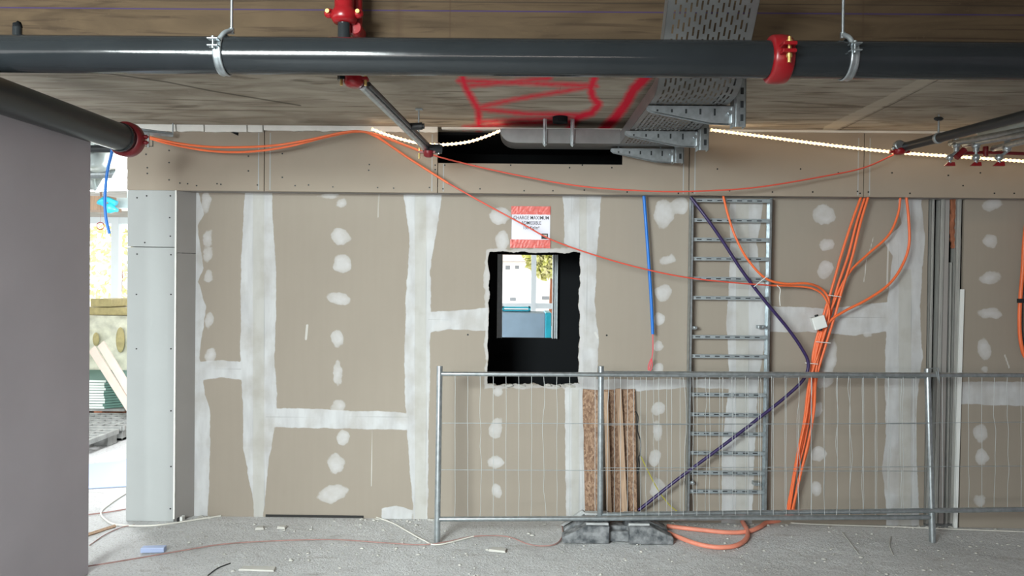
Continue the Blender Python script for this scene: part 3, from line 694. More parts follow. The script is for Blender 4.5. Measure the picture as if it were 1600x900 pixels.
# ------------------------------------------------------------------ left pipe along the wall
t = thing('water_pipe', 'dark grey pipe running away above the left foreground wall', 'pipe', (XL+.1, 3.5, 2.6))
a = atx(195, 218, XL+.1); 
a = at(195, 217, 4.52); s = at(0, 150, 3.42); dr = (a-s).normalized(); st_ = s-dr*2.6
b = MB(); b.tube([st_-V((0, 0, .06)), s-dr*.02, a+dr*.02], .083, 40); b.build('pipe_body', M['pipe_dark'], t)
b = MB(); b.lathe(a-dr*.075, dr, [(0, .084), (.003, .089), (.035, .089), (.038, .084)], 32); b.build('grooved_end', M['pipe'], t)
b = MB(); b.lathe(a-dr*.02, dr, [(0, .084), (.004, .102), (.02, .108), (.06, .108), (.078, .10), (.08, .085)], 36)
sd = dr.cross(V((0, 0, 1))).normalized()
for s_ in (-1, 1):
    for k in (-1, 1): b.ball(a+dr*.03+sd*s_*.115+V((0, 0, k*.018)), .017, 1.3, 1.2, .8)
cp = b.build('coupling', M['reddark'], t)
for s_ in (-1, 1):
    b = MB(); q = a+dr*.03+sd*s_*.13; b.cyl(q-V((0, 0, .045)), q+V((0, 0, .045)), .007, 8); b.build('bolt', M['galv'], cp)
# small metal channel right of it
b = MB(); p0 = at(215, 206, 5.05); p1 = at(270, 211, 5.2)
b.tube([p0, p1], .014, 4, smooth=False); b.tube([p0+V((0, 0, .022)), p1+V((0, 0, .012))], .006, 4, smooth=False); b.cyl(p1, V((p1.x, p1.y, ZS-.002)), .005, 8)
tag(b.build('support_channel', M['galv_matt']), 'short steel channel under the slab, right of the dark red coupling', 'channel')

# ------------------------------------------------------------------ perforated cable tray
tray = thing('cable_tray', 'perforated galvanised cable tray bending down and running under the slab to the wall', 'cable tray', at(1080, 160, 3.8))
TW = 0.41; ZT = 2.695
XLb = at(1013, 160, 3.9).x; XLt = at(1046, 0, 3.28).x-.0
XLe = XLb - 0.02
path = [(XLt, 3.18, 3.14)]
p_in = (XLt+(XLb-XLt)*.9, 3.62, 2.735)
path = [(XLt-.005, 3.20, 3.14), (XLt+(XLb-XLt)*.45, 3.43, 2.92), p_in, (XLb, 3.70, 2.703), (XLb, 3.80, ZT), (XLb, 5.10, ZT)]
pp = [V(path[0]), V(path[1])] + spline([V(path[1])+(V(path[2])-V(path[1]))*.6, V(path[2]), V(path[3]), V(path[4]), V(path[4])+V((0, .1, 0))], 6)[0:] + [V(path[5])]
cum = [0]
for i in range(1, len(pp)): cum.append(cum[-1]+(pp[i]-pp[i-1]).length)
def tpt(u, v, lift=0.0):
    v = max(0, min(cum[-1]-1e-6, v)); i = 0
    while cum[i+1] < v: i += 1
    f = (v-cum[i])/(cum[i+1]-cum[i]); p = pp[i].lerp(pp[i+1], f)
    i2 = min(i+1, len(pp)-2); tg = ((pp[i+1]-pp[i]).normalized()*(1-f*.5)+(pp[i2+1]-pp[i2]).normalized()*(f*.5)).normalized()
    nrm = V((1, 0, 0)).cross(tg).normalized()
    return p+V((u, 0, 0))+nrm*lift
b = MB(); ncol = 17; Ltot = cum[-1]
cw = TW/ncol
brk = [c_ for c_ in cum]
def strip(u0, u1, v0, v1):
    cuts = [v0]+[c_ for c_ in brk if v0+1e-4 < c_ < v1-1e-4]+[v1]
    for a_, c_ in zip(cuts[:-1], cuts[1:]):
        b.add([tpt(u0, a_), tpt(u1, a_), tpt(u1, c_), tpt(u0, c_)], [(0, 1, 2, 3)])
pitch = .070; sl = .044
for k in range(ncol):
    u0 = k*cw; u1 = u0+cw
    if k in (0, ncol-1): strip(u0, u1, 0, Ltot); continue
    sw = .009
    strip(u0, u0+(cw-sw)/2, 0, Ltot); strip(u1-(cw-sw)/2, u1, 0, Ltot)
    v = -pitch*(0.5 if k % 2 else 0.0)+.01*(k % 3); last = 0
    while v < Ltot:
        a_ = max(0, v); c_ = min(Ltot, v+pitch-sl)
        if c_ > a_: strip(u0+(cw-sw)/2, u1-(cw-sw)/2, a_, c_)
        v += pitch
b.build('tray_base', M['tray'], tray)
for side in (0, 1):
    b = MB(); vs = [0]+[c_ for c_ in cum[1:-1]]+[Ltot]
    u = 0 if side == 0 else TW; th = .002; rows = []
    for v in vs: rows.append((tpt(u, v, 0), tpt(u, v, .078), tpt(u+(.012 if side == 0 else -.012), v, .078), tpt(u+(.012 if side == 0 else -.012), v, .074), tpt(u+(th if side == 0 else -th), v, .074), tpt(u+(th if side == 0 else -th), v, 0)))
    n = 6; b.add([p for r in rows for p in r], [(i*n+j, (i+1)*n+j, (i+1)*n+(j+1) % n, i*n+(j+1) % n) for i in range(len(rows)-1) for j in range(n)])
    b.build('side_rail', M['tray'], tray)
# side branch running left along the wall, with a rounded end
xe = at(782, 215, 5.1).x; zt = ZT+.095
b = MB(); poly = [(XLb, 0, ZT), (XLb, 0, zt), (xe+.0, 0, zt)]
for k in range(7):
    an = math.pi+math.pi/2*k/6; poly.append((xe+.10+.10*math.cos(an)*1.0, 0, ZT+.085+.085*math.sin(an)))
b.prism([(x, 4.98, z) for x, y, z in poly], (0, .003, 0)); b.prism([(x, 5.2, z) for x, y, z in poly], (0, .003, 0))
b.build('side_rail', M['tray'], tray)
b = MB(); k_ = 18
b.box((xe+.10, 4.98, ZT-.001), (XLb+TW, 5.203, ZT+.001)); 
for k in range(6):
    a0 = math.pi+math.pi/2*k/6; a1 = math.pi+math.pi/2*(k+1)/6
    b.add([(xe+.10+.10*math.cos(a0), 4.98, ZT+.085+.085*math.sin(a0)), (xe+.10+.10*math.cos(a1), 4.98, ZT+.085+.085*math.sin(a1)), (xe+.10+.10*math.cos(a1), 5.203, ZT+.085+.085*math.sin(a1)), (xe+.10+.10*math.cos(a0), 5.203, ZT+.085+.085*math.sin(a0))], [(0, 1, 2, 3)])
b.build('branch_base', M['tray'], tray, solid=.002)
for px_ in (851, 894):
    p = at(px_, 232, 4.96); b = MB(); b.box((p.x-.012, 4.955, ZT-.02), (p.x+.012, 4.972, ZS-.001)); b.cyl((p.x, 4.95, ZT-.03), (p.x, 4.95, ZS-.003), .006, 8)
    b.cyl((p.x, 4.95, ZT-.012), (p.x, 4.95, ZT-.0), .011, 6); b.build('hanger_clip', M['galv'], tray)
b = MB(); p = at(875, 205, 4.9); b.cyl((p.x, 4.9, ZS-.04), (p.x, 4.9, ZS-.002), .05, 20); b.build('clamp', M['black'], tray)

# cantilever brackets under the tray
def bracket(Y, xt, xs_, y_strut_top, y_strut_bot, ztop, label):
    X0 = at(xt, 200, Y).x; X1 = at(xs_, 200, Y).x; t = thing('tray_bracket', label, 'bracket', (X1, Y, ztop-.15))
    b = MB(); h = .095
    poly = [(X0, Y-.02, ztop), (X1, Y-.02, ztop), (X1, Y-.02, ztop-h), (X1-.12, Y-.02, ztop-h+.006), (X0+.02, Y-.02, ztop-.03), (X0, Y-.02, ztop-.016)]
    b.prism(poly, (0, .003, 0)); b.prism([(x, y+.045, z) for x, y, z in poly], (0, .003, 0))
    b.box((X0, Y-.02, ztop-.003), (X1, Y+.028, ztop)); arm = b.build('arm', M['galv'], t)
    for i in range(5):
        x = X0+.05+i*.075; hh = .008+i*.005
        b = MB(); b.box((x-.005, Y-.0215, ztop-.025-hh), (x+.005, Y-.0195, ztop-.025+hh*.3)); b.build('slot', M['pipe_dark'], arm)
    for fx in (.12, .80):
        b = MB(); x = X0+(X1-X0)*fx; b.lathe((x, Y-.004, ztop), (0, 0, 1), [(-.012, .009), (-.004, .009), (-.003, .006), (.014, .006)], 10); b.build('bolt', M['galv'], arm)
    zt_ = at(xs_, y_strut_top, Y).z; zb_ = at(xs_, y_strut_bot, Y).z; W = .066
    b = MB(); b.box((X1, Y-.03, zb_), (X1+W, Y-.026, zt_)); b.box((X1, Y-.03, zb_), (X1+.004, Y+.03, zt_)); b.box((X1+W-.004, Y-.03, zb_), (X1+W, Y+.03, zt_)); b.box((X1+.012, Y-.036, zb_), (X1+.028, Y-.03, zt_))
    s = b.build('strut', M['galv'], t, bevel=.001)
    z = zb_+.03
    while z < zt_-.04:
        b = MB(); b.box((X1+.036, Y-.0325, z), (X1+.052, Y-.030, z+.035)); b.build('slot', M['pipe_dark'], s); z += .07
    b = MB(); b.box((X1-.012, Y-.04, ztop-h+.0), (X1+.004, Y+.03, ztop-.01)); b.cyl((X1-.02, Y-.03, ztop-.04), (X1-.02, Y-.045, ztop-.04), .012, 6); b.build('end_plate', M['galv'], t, bevel=.002)
bracket(3.9, 1011, 1143, 118, 200, ZT-.004, 'nearest slotted cantilever bracket under the cable tray, with the tallest strut')
bracket(4.55, 977, 1089, 188, 236, ZT-.004, 'middle slotted cantilever bracket under the cable tray')
bracket(5.1, 955, 1052, 228, 256, ZT-.012, 'farthest slotted cantilever bracket, in front of the plasterboard below the tray')

# ------------------------------------------------------------------ light ropes
def rope(pts, label):
    t = thing('light_rope', label, 'light rope', pts[0]); sp = spline(pts, 14)
    b = MB(); b.tube(sp, .006, 8); b.build('led_core', M['rope'], t)
    # ribs of clear tube between the diodes, one mesh
    cl = [0]
    for i in range(1, len(sp)): cl.append(cl[-1]+(sp[i]-sp[i-1]).length)
    b = MB(); s = 0.0
    while s < cl[-1]:
        i = max(0, min(len(sp)-2, int(np.searchsorted(cl, s))-1)); f = (s-cl[i])/(cl[i+1]-cl[i]); p = sp[i].lerp(sp[i+1], f); tg = (sp[i+1]-sp[i]).normalized()
        b.lathe(p-tg*.008, tg, [(0, .007), (.003, .0125), (.011, .0125), (.014, .007)], 8); s += .03
    b.build('clear_sleeve', M['ropeclear'], t)
rope(wallpts([(582, 202), (612, 213), (655, 224), (690, 226), (730, 222), (760, 213), (784, 203)], 5.12), 'glowing light rope sagging over the left end of the black slot')
rope(wallpts([(1112, 203), (1190, 213), (1290, 226), (1400, 238), (1500, 245), (1600, 252), (1720, 262)], 5.12), 'long glowing light rope running right from the cable tray')

# ------------------------------------------------------------------ sprinkler group, upper right
YE = 5.05
t = thing('sprinkler_pipe', 'dark grey pipe with red end fitting running towards the wall at upper right', 'pipe', at(1430, 226, 4.9))
a = at(1412, 230, 5.08); s = at(1600, 181, 4.05); dr = (s-a).normalized()
b = MB(); b.cyl(a, s+dr*.25, .030, 24); b.build('pipe_body', M['pipe_dark'], t)
b = MB(); b.lathe(a-dr*.015, dr, [(0, .03), (.003, .036), (.03, .036), (.034, .03)], 20); b.build('end_ring', M['galv'], t)
e = a+V((-.03, 0, -.0)); b = MB(); b.lathe(e+V((.0, 0, -.052)), (0, 0, 1), [(0, .016), (.006, .036), (.03, .042), (.045, .03), (.06, .022)], 20); b.box(e+V((-.065, -.012, -.04)), e+V((.07, .012, -.024))); b.build('end_coupling', M['red'], t, bevel=.003)
b = MB(); b.lathe(e+V((-.01, -.03, .01)), (0, 1, 0), [(0, .026), (.002, .034), (.03, .034)], 20); b.ball(e+V((-.05, -.02, -.01)), .013); b.build('outlet', M['galv'], t)
q = a+dr*.35; b = MB(); b.lathe(q-dr*.012, dr, [(0, .031), (.001, .035), (.022, .035), (.023, .031)], 20); b.cyl(q+V((0, 0, .03)), V((q.x, q.y, ZS-.002)), .006, 8); b.build('hanger', M['galv_matt'], t)
b = MB(); q2 = V((q.x, q.y, ZS-.03)); b.ball(q2, .022, 1.5, .6, .7, seg=8); b.build('anchor', M['pipe_dark'], t)
q = a+dr*1.35; b = MB(); b.lathe(q-dr*.012, dr, [(0, .032), (.001, .042), (.03, .042), (.031, .032)], 20); b.cyl(q+V((-.04, 0, .0)), q+V((-.02, 0, .05)), .012, 8); b.build('clamp', M['black'], t)
# pale duct
b = MB(); a_ = at(1532, 213, 5.02); s_ = at(1600, 194, 4.75); b.cyl(a_, s_+(s_-a_)*.6, .032, 24)
tag(b.build('pale_pipe', M['duct']), 'pale lilac-grey pipe just below the dark pipe at upper right', 'pipe')
# copper-bright pipes and their drops
for k, (p0, p1, dx, ybot, vx, lab) in enumerate((((1486, 224), (1600, 203), 1495, 247, 1484, 'left'), ((1508, 226), (1600, 210), 1527, 247, 1525, 'middle'), ((1553, 232), (1600, 221), 1575, 247, 1561, 'right'))):
    Yk = 5.0-.03*k; a_ = at(p0[0], p0[1], Yk); s_ = at(p1[0], p1[1], Yk-.55)
    t = thing('branch_line', '%s bright steel branch pipe with a drop and red lever valve at upper right' % {'left': 'leftmost', 'middle': 'middle', 'right': 'rightmost'}[lab], 'pipe', a_)
    b = MB(); b.tube([a_, s_+(s_-a_)*.9], .019, 16); b.ball(a_, .0205); b.build('pipe_body', M['galv'], t)
    d0 = a_+(s_-a_)*((dx-p0[0])/(p1[0]-p0[0])); zb = at(dx, ybot-10, d0.y).z
    b = MB(); b.cyl(d0+V((0, 0, .03)), (d0.x, d0.y, zb), .017, 14); b.lathe((d0.x, d0.y, d0.z-.035), (0, 0, 1), [(0, .018), (.004, .025), (.03, .025), (.034, .018)], 14); b.build('drop', M['galv'], t)
    v = at(vx, 248, d0.y); b = MB(); b.lathe((v.x, v.y, v.z-.012), (0, 0, 1), [(0, .010), (.004, .018), (.02, .022), (.034, .018), (.04, .010)], 14)
    b.cyl((v.x, v.y, v.z+.01), (d0.x, d0.y, zb), .009, 10); b.cyl((v.x-.022, v.y, v.z+.004), (v.x+.02, v.y, v.z+.008), .012, 10); b.build('valve_body', M['galv'], t)
    h = at(vx, 258, d0.y); b = MB(); b.hexa([(h.x-.038, h.y-.01, h.z-.006), (h.x+.034, h.y-.01, h.z-.006), (h.x+.034, h.y+.01, h.z-.006), (h.x-.038, h.y+.01, h.z-.006)], [(h.x-.012, h.y-.01, h.z+.02), (h.x+.03, h.y-.01, h.z+.02), (h.x+.03, h.y+.01, h.z+.02), (h.x-.012, h.y+.01, h.z+.02)])
    b.build('handle', M['red'], t, bevel=.003)
    b = MB(); b.cyl((v.x, v.y, v.z), (v.x, v.y, h.z+.008), .008, 8); b.cyl((v.x, v.y, h.z+.012), (v.x, v.y, h.z+.024), .013, 6); b.build('stem', M['galv'], t)
b = MB(); b.tube(wallpts([(1492, 240), (1540, 238), (1600, 240), (1700, 244)], 5.0), .011, 12); b.cyl(at(1494, 246, 4.98), at(1507, 234, 4.98), .022, 12); b.cyl(at(1540, 229, 4.98), at(1540, 244, 4.98), .017, 12)
tag(b.build('red_pipe', M['reddark']), 'thin dark red pipe behind the lever valves at upper right', 'pipe')

# ------------------------------------------------------------------ cables on and in front of the wall
cable('orange_cable', wallpts([(228, 213), (280, 224), (340, 230), (420, 228), (480, 219), (530, 208), (560, 205), (590, 211), (625, 224), (662, 238)], 5.12) , .008, M['orange'], 'upper orange cable swag from the left pipe to the drop pipe coupling')
cable('orange_cable', wallpts([(230, 215), (270, 226), (330, 236), (390, 237), (450, 229), (510, 214), (555, 206), (585, 212), (640, 248), (700, 286)], 5.14), .008, M['orange'], 'lower orange cable swag at upper left, continuing down as a red line')
cable('red_cable', wallpts([(664, 238), (700, 249), (790, 270), (900, 290), (1000, 298), (1080, 299), (1180, 293), (1290, 275), (1350, 262), (1396, 242)], 5.13), .0052, M['redcable'], 'thin red cable sagging across the plasterboard soffit to the right')
cable('red_cable', wallpts([(700, 286), (755, 317), (820, 352), (865, 376), (940, 402), (1010, 421), (1076, 434), (1150, 442), (1205, 446)], [5.14, 5.15, 5.15, 5.16, 5.17, 5.18, 5.19, 5.21, 5.24]), .0052, M['redcable'], 'thin red cable crossing in front of the sign down to the cable ladder')
cd_ = MB()
cable('blue_conduit', wallpts([(1006, 306), (1009, 345), (1013, 400), (1017, 460), (1020, 522)], 5.33), .0115, M['blue'], 'blue conduit hanging on the wall left of the cable ladder', 'conduit')
cable('pink_wire', wallpts([(1020, 520), (1020, 548), (1018, 562), (1014, 578), (1013, 572), (1018, 560), (1019, 572), (1016, 580)], [5.33]*5+[5.32]*3), .0032, M['pink'], 'thin pink wire with a looped tail below the blue conduit', 'wire')
cable('violet_cable', wallpts([(1079, 308), (1105, 342), (1130, 378), (1160, 424), (1195, 470), (1230, 512), (1253, 545), (1263, 568), (1256, 592), (1230, 618), (1190, 650), (1130, 696), (1060, 748), (998, 797)], [5.3]*1+[5.26]*12+[5.3]), .0115, M['purple'], 'thick dark violet cable zigzagging across the cable ladder')
# orange bundle
strands = [([(1352, 306), (1338, 350), (1325, 400), (1308, 450), (1298, 490), (1284, 540), (1272, 590), (1266, 640), (1255, 700), (1240, 750), (1228, 806)], 'first orange cable of the bundle, straight from soffit to floor on the left'),
           ([(1346, 306), (1330, 350), (1314, 400), (1300, 450), (1286, 495), (1272, 545), (1266, 595), (1262, 645), (1250, 705), (1238, 755), (1234, 806)], ''),
           ([(1357, 306), (1344, 350), (1332, 400), (1316, 452), (1304, 495), (1290, 540), (1276, 590), (1270, 650), (1262, 700), (1248, 750), (1238, 806)], '')]
bund = 'orange cables of the bundle dropping right of the cable ladder'
for k, (pts, _) in enumerate(strands):
    cable('orange_cable', wallpts(pts, 5.335-.018*k), .0095, M['orange'], 'orange cable hanging straight in the bundle from soffit to floor', 'cable', bund)
cable('orange_cable', wallpts([(1407, 306), (1403, 335), (1388, 368), (1355, 398), (1330, 422), (1314, 448), (1300, 480), (1280, 525), (1270, 570), (1262, 610), (1256, 660), (1244, 720), (1229, 806)], 5.31), .0085, M['orange'], 'orange cable with the smaller curve joining the bundle from its right')
cable('orange_cable', wallpts([(1416, 306), (1420, 345), (1420, 385), (1408, 418), (1388, 445), (1355, 468), (1320, 486), (1296, 503), (1285, 530), (1275, 580), (1272, 640), (1263, 690), (1250, 745), (1236, 806)], 5.29), .0095, M['orange'], 'orange cable with the widest loop on the right of the bundle')
cable('orange_cable', wallpts([(1130, 306), (1138, 338), (1150, 372), (1168, 405), (1195, 434), (1225, 443), (1262, 443), (1284, 452), (1295, 470), (1290, 500), (1278, 540), (1268, 590), (1260, 650), (1248, 706), (1232, 806)], [5.3, 5.27]+[5.24]*5+[5.3]*8), .0085, M['orange'], 'orange cable curving in over the top of the cable ladder')
cable('orange_cable', wallpts([(1205, 446), (1240, 447), (1270, 451), (1288, 464), (1296, 490), (1286, 530), (1268, 585)], [5.27]+[5.28]*6), .007, M['orange'], 'short orange tail beside the curved cable, entering the bundle above the junction box')
t = thing('orange_cable_coil', 'orange cable loop hanging on the wall at the right edge', 'cable', at(1600, 480, 5.3))
b = MB(); b.tube(spline(wallpts([(1612, 310), (1602, 360), (1598, 420), (1594, 470), (1593, 510), (1596, 540), (1604, 560), (1625, 570), (1650, 540), (1656, 480), (1648, 420), (1630, 340), (1612, 310)], 5.3)), .013, 10); b.build('cable', M['orange'], t)
b = MB(); b.tube(spline(wallpts([(1600, 400), (1599, 440), (1597, 500), (1601, 545), (1612, 556)], 5.31)), .006, 8); b.build('inner_cable', M['blackrub'], t)
b = MB(); b.box(at(1593, 470, 5.285)-V((.006, 0, .015)), at(1598, 470, 5.285)+V((.012, .02, .015))); b.build('tie', M['pipe'], t)
# cable ties
for k, (x0_, y0_, x1_, y1_) in enumerate(((1178, 448, 1198, 432), (1294, 461, 1314, 464), (1258, 567, 1278, 569), (1275, 534, 1298, 536))):
    b = MB(); b.tube(wallpts([(x0_, y0_), (x1_, y1_)], 5.22 if k == 0 else 5.26), .003, 6)
    tag(b.build('cable_tie', M['white']), 'white cable tie ' + ('on the violet cable over the ladder', 'round the orange bundle above the junction box', 'round the bundle where the violet cable turns back', 'round the bundle just below the junction box')[k], 'cable tie')
cable('cable_tie', wallpts([(1214, 446), (1219, 452), (1218, 465), (1219, 478)], 5.22), .0028, M['white'], 'white cable tie with long tail hanging right of the ladder', 'cable tie')
# junction box
c = at(1279, 504, 5.25); Mx = Matrix.Translation(c) @ Matrix.Rotation(math.radians(-18), 4, 'Y')
t = thing('junction_box', 'small white square junction box on the orange cable bundle', 'junction box', c)
b = MB(); b.box((-.046, -.02, -.046), (.046, .025, .046), M=Mx); b.build('box', M['white'], t, bevel=.006)
b = MB(); b.box((-.043, -.027, -.043), (.043, -.021, .043), M=Mx); b.build('lid', M['white'], t, bevel=.004)
for k in (-1, 1):
    b = MB(); b.cyl(Mx @ V((0, 0, k*.046)), Mx @ V((0, 0, k*.058)), .013, 10); b.build('gland', M['pipe'], t)

# ------------------------------------------------------------------ sign
c = at(829, 355, D-.006); t = thing('sign', 'white paper load-limit sign fixed with red tape above the square opening', 'sign', c)
def wz(px, py, Y=D-.004): return at(px, py, Y)
x0_, x1_ = wz(799.5, 355).x, wz(859.5, 355).x; zt_, zb_ = wz(829, 324).z, wz(829, 386).z
b = MB(); b.box((x0_, D-.006, zb_), (x1_, D-.0045, zt_)); b.build('paper', M['paper'], t)
b = MB(); n = 12
def tapeband(y0_, y1_, xa, xb):
    A = wz(xa, y0_, D-.009); B = wz(xb, y1_, D-.009); b = MB(); nx_ = 24; nz_ = 4; vs = []
    for j in range(nz_+1):
        for i in range(nx_+1):
            vs.append((A.x+(B.x-A.x)*i/nx_ + rnd.uniform(-.001, .001), D-.0085-rnd.uniform(0, .002), B.z+(A.z-B.z)*j/nz_+rnd.uniform(-.001, .001)))
    b.add(vs, [(j*(nx_+1)+i, j*(nx_+1)+i+1, (j+1)*(nx_+1)+i+1, (j+1)*(nx_+1)+i) for j in range(nz_) for i in range(nx_)], False)
    b.build('tape', M['tape'], t, solid=.0008)
tapeband(322, 335.5, 799, 860); tapeband(374, 388, 797, 860)
def text(s, px, py, size_px, parent, m=M['ink'], bold=.00025, sx=1.0):
    cu = bpy.data.curves.new('txt', 'FONT'); cu.body = s; cu.align_x = 'CENTER'; cu.align_y = 'CENTER'; cu.size = size_px*D/F; cu.extrude = .0003; cu.offset = bold
    o = bpy.data.objects.new('txt', cu); C.collection.objects.link(o); bpy.context.view_layer.update()
    me = bpy.data.meshes.new_from_object(o.evaluated_get(bpy.context.evaluated_depsgraph_get())); bpy.data.objects.remove(o)
    me.transform(Matrix.Diagonal((sx, 1, 1, 1))); me.transform(Matrix.Rotation(math.pi/2, 4, 'X')); me.materials.clear(); me.materials.append(m)
    q = bpy.data.objects.new('lettering', me); C.collection.objects.link(q); q.parent = parent; q.location = wz(px, py, D-.0066)-V(parent['_o']); return q
text('CHARGE MAXIMUM', 830, 340.5, 7.6, t, sx=.82); text('ADMISSIBLE', 830, 348.5, 7.4, t, sx=.82); text('150 Kg/m\u00b2', 830, 356, 7.4, t, sx=.82)
b = MB(); A = wz(846, 365); B = wz(856, 373.5); b.box((A.x, D-.0072, B.z), (B.x, D-.006, A.z)); lg = b.build('logo', M['ink'], t)
b = MB(); b.box((A.x+.01, D-.0082, (A.z+B.z)/2-.002), (B.x-.008, D-.0072, A.z-.008)); b.build('logo_mark', M['cardb'], lg)

# wall screws and a small hole
for (x, y, lab) in ((731, 523, 'small dark hole in the wall left of the square opening'), (948, 524, 'small dark screw in the wall right of the square opening')):
    p = at(x, y, D-.003); b = MB(); b.cyl(p, p+V((0, .008, 0)), .007, 10); o = b.build('wall_screw', M['screw']); tag(o, lab, 'screw')

# ------------------------------------------------------------------ vertical cable ladder
lt = thing('cable_ladder', 'galvanised cable ladder standing vertically on the wall', 'cable ladder', (at(1140, 800, 5.34).x, 5.34, 0))
YLd = 5.34
def pv(px, y, Y=YLd): return at(px, y, Y)
for (pt, pb, wpx, side) in ((1079, 1072, 3, 0), (1205, 1196, 10, 1)):
    T = pv(pt, 310); B = pv(pb, 802); b = MB(); dX = .006
    # C profile: web seen edge-on, flange to the front
    o_ = 1 if side == 0 else -1
    for (xa, xb, ya, yb) in ((0, .0025, -.03, .045), (0, .016, -.03, -.0275), (0, .016, .0425, .045)):
        b.hexa([(B.x+o_*xa, YLd+ya, B.z), (B.x+o_*xb, YLd+ya, B.z), (B.x+o_*xb, YLd+yb, B.z), (B.x+o_*xa, YLd+yb, B.z)], [(T.x+o_*xa, YLd+ya, T.z), (T.x+o_*xb, YLd+ya, T.z), (T.x+o_*xb, YLd+yb, T.z), (T.x+o_*xa, YLd+yb, T.z)])
    rail = b.build('rail', M['galv'], lt)
for k, y in enumerate((315, 346, 376, 406, 437, 467, 528, 558, 588, 618, 649, 679, 709, 740, 769)):
    f = (y-310)/492; L = pv(1079-7*f+2, y-2); Rr = pv(1205-9*f-2, y); b = MB()
    b.box((L.x, YLd+.0, L.z-.012), (Rr.x, YLd+.004, L.z+.012)); b.box((L.x, YLd-.012, L.z+.010), (Rr.x, YLd+.004, L.z+.013)); b.box((L.x, YLd-.012, L.z-.013), (Rr.x, YLd+.004, L.z-.010))
    for i in range(7):
        x = L.x+.04+i*(Rr.x-L.x-.06)/7; b.box((x, YLd-.001, L.z-.004), (x+.035, YLd+.0005, L.z+.003), mi=1)
    b.build('rung', [M['galv_matt'], M['pipe_dark']], lt)
for (x, y) in ((1082, 512), (1189, 511), (1078, 754), (1182, 756)):
    p = pv(x, y); b = MB(); b.box(p+V((-.02, -.01, -.012)), p+V((.028, .05, .012))); b.cyl(p+V((.02, -.02, 0)), p+V((.02, 0, 0)), .011, 6); b.build('fixing', M['galv'], lt, bevel=.002)

# ------------------------------------------------------------------ studs and board edges on the right
def vbar(name, xt, xb, w_px, Yf, dep, m, label, cat, yt=306, yb=818, lip=True):
    T = at(xt, yt, Yf); B = at(xb, yb, Yf); w_ = w_px*Yf/F; zb = max(0.003, B.z); b = MB()
    def piece(a, c, ya, yb2): b.hexa([(B.x+a, Yf+ya, zb), (B.x+c, Yf+ya, zb), (B.x+c, Yf+yb2, zb), (B.x+a, Yf+yb2, zb)], [(T.x+a, Yf+ya, T.z), (T.x+c, Yf+ya, T.z), (T.x+c, Yf+yb2, T.z), (T.x+a, Yf+yb2, T.z)])
    if lip:
        piece(0, w_, 0, .002); piece(0, .002, 0, dep); piece(w_-.002, w_, 0, dep); piece(w_*.42, w_*.5, -.004, 0)
    else: piece(0, w_, 0, dep)
    return tag(b.build(name, m), label, cat)
vbar('metal_stud', 1456, 1446, 5, 5.385, .06, M['stud'], 'bright steel stud beside the plastered wall, left of the dark gap', 'stud')
vbar('metal_stud', 1470, 1458, 7, 5.37, .06, M['stud'], 'steel stud just right of the dark gap behind the fence post', 'stud')
vbar('board_edge', 1476, 1466, 8, 5.375, .03, M['boardd'], 'narrow plasterboard strip between the steel studs', 'board strip', lip=False)
vbar('metal_stud', 1484, 1477, 4, 5.38, .06, M['stud'], 'thin steel stud left of the brown timber piece', 'stud', yt=410)
vbar('metal_stud', 1495, 1484, 8, 5.36, .06, M['stud'], 'steel stud just right of the brown timber piece', 'stud')
vbar('white_batten', 1502, 1491, 5, 5.345, .02, M['white'], 'slim white board edge standing left of the right-hand wall panel', 'board strip', yt=452, yb=826, lip=False)
b = MB(); pts = wallpts([(1488, 306), (1489, 330), (1487, 350), (1488, 370), (1490, 388)], 5.39); b.tube(spline(pts, 6), .02, 7, radii=[.024-.0003*i+.004*math.sin(i*1.7) for i in range(len(pts)*6-5)][:len(spline(pts, 6))])
tag(b.build('timber_offcut', M['woodbrown']), 'rough brown timber piece wedged between steel studs under the soffit', 'timber')

# ------------------------------------------------------------------ boards leaning on the wall
def lean(name, quad, Yb, Yt, th, m, label, cat):
    (xa, ya), (xb, yb), (xc, yc), (xd, yd) = quad   # bottom-left, bottom-right, top-right, top-left; bottom goes to the floor
    bl = at(xa, ya, Yb); br = at(xb, yb, Yb); tr = at(xc, yc, Yt); tl = at(xd, yd, Yt)
    b = MB(); n = V((0, th, 0)); bl.z = .004; br.z = .004
    b.hexa([bl, br, br+n, bl+n], [tl, tr, tr+n, tl+n]); return tag(b.build(name, m, bevel=.0015), label, cat)
lean('osb_board', [(915, 815), (941, 815), (938, 610), (910, 608)], 5.24, 5.33, .015, M['osb'], 'widest brown chipboard leaning on the wall, leftmost behind the fence post', 'board')
lean('osb_board', [(952, 815), (975, 815), (964, 609), (942, 609)], 5.27, 5.35, .015, M['osb'], 'chipboard strip leaning between the two pale timber laths', 'board')
lean('osb_board', [(972, 815), (996, 815), (992, 608), (966, 609)], 5.29, 5.37, .015, M['osb'], 'rightmost chipboard leaning on the wall beside the black cable', 'board')
lean('timber_lath', [(949, 815), (957, 815), (950, 612), (944, 612)], 5.22, 5.31, .02, M['wood'], 'pale timber lath leaning just right of the fence post', 'lath')
lean('timber_lath', [(974, 815), (982, 815), (971, 607), (962, 608)], 5.24, 5.33, .02, M['wood'], 'pale timber lath leaning further right in front of the chipboards', 'lath')
cable('black_cable', wallpts([(993, 642), (997, 652), (996, 672), (1001, 690), (1000, 710), (997, 716), (996, 740), (999, 728), (998, 712)], 5.26), .0042, M['blackrub'], 'thin black cable drooping beside the rightmost chipboard', 'cable')
cable('yellow_green_wire', wallpts([(1001, 712), (1012, 735), (1028, 765), (1045, 788), (1058, 799)], 5.3), .0042, M['ygreen'], 'yellow-green earth wire running down to the floor left of the ladder', 'wire')

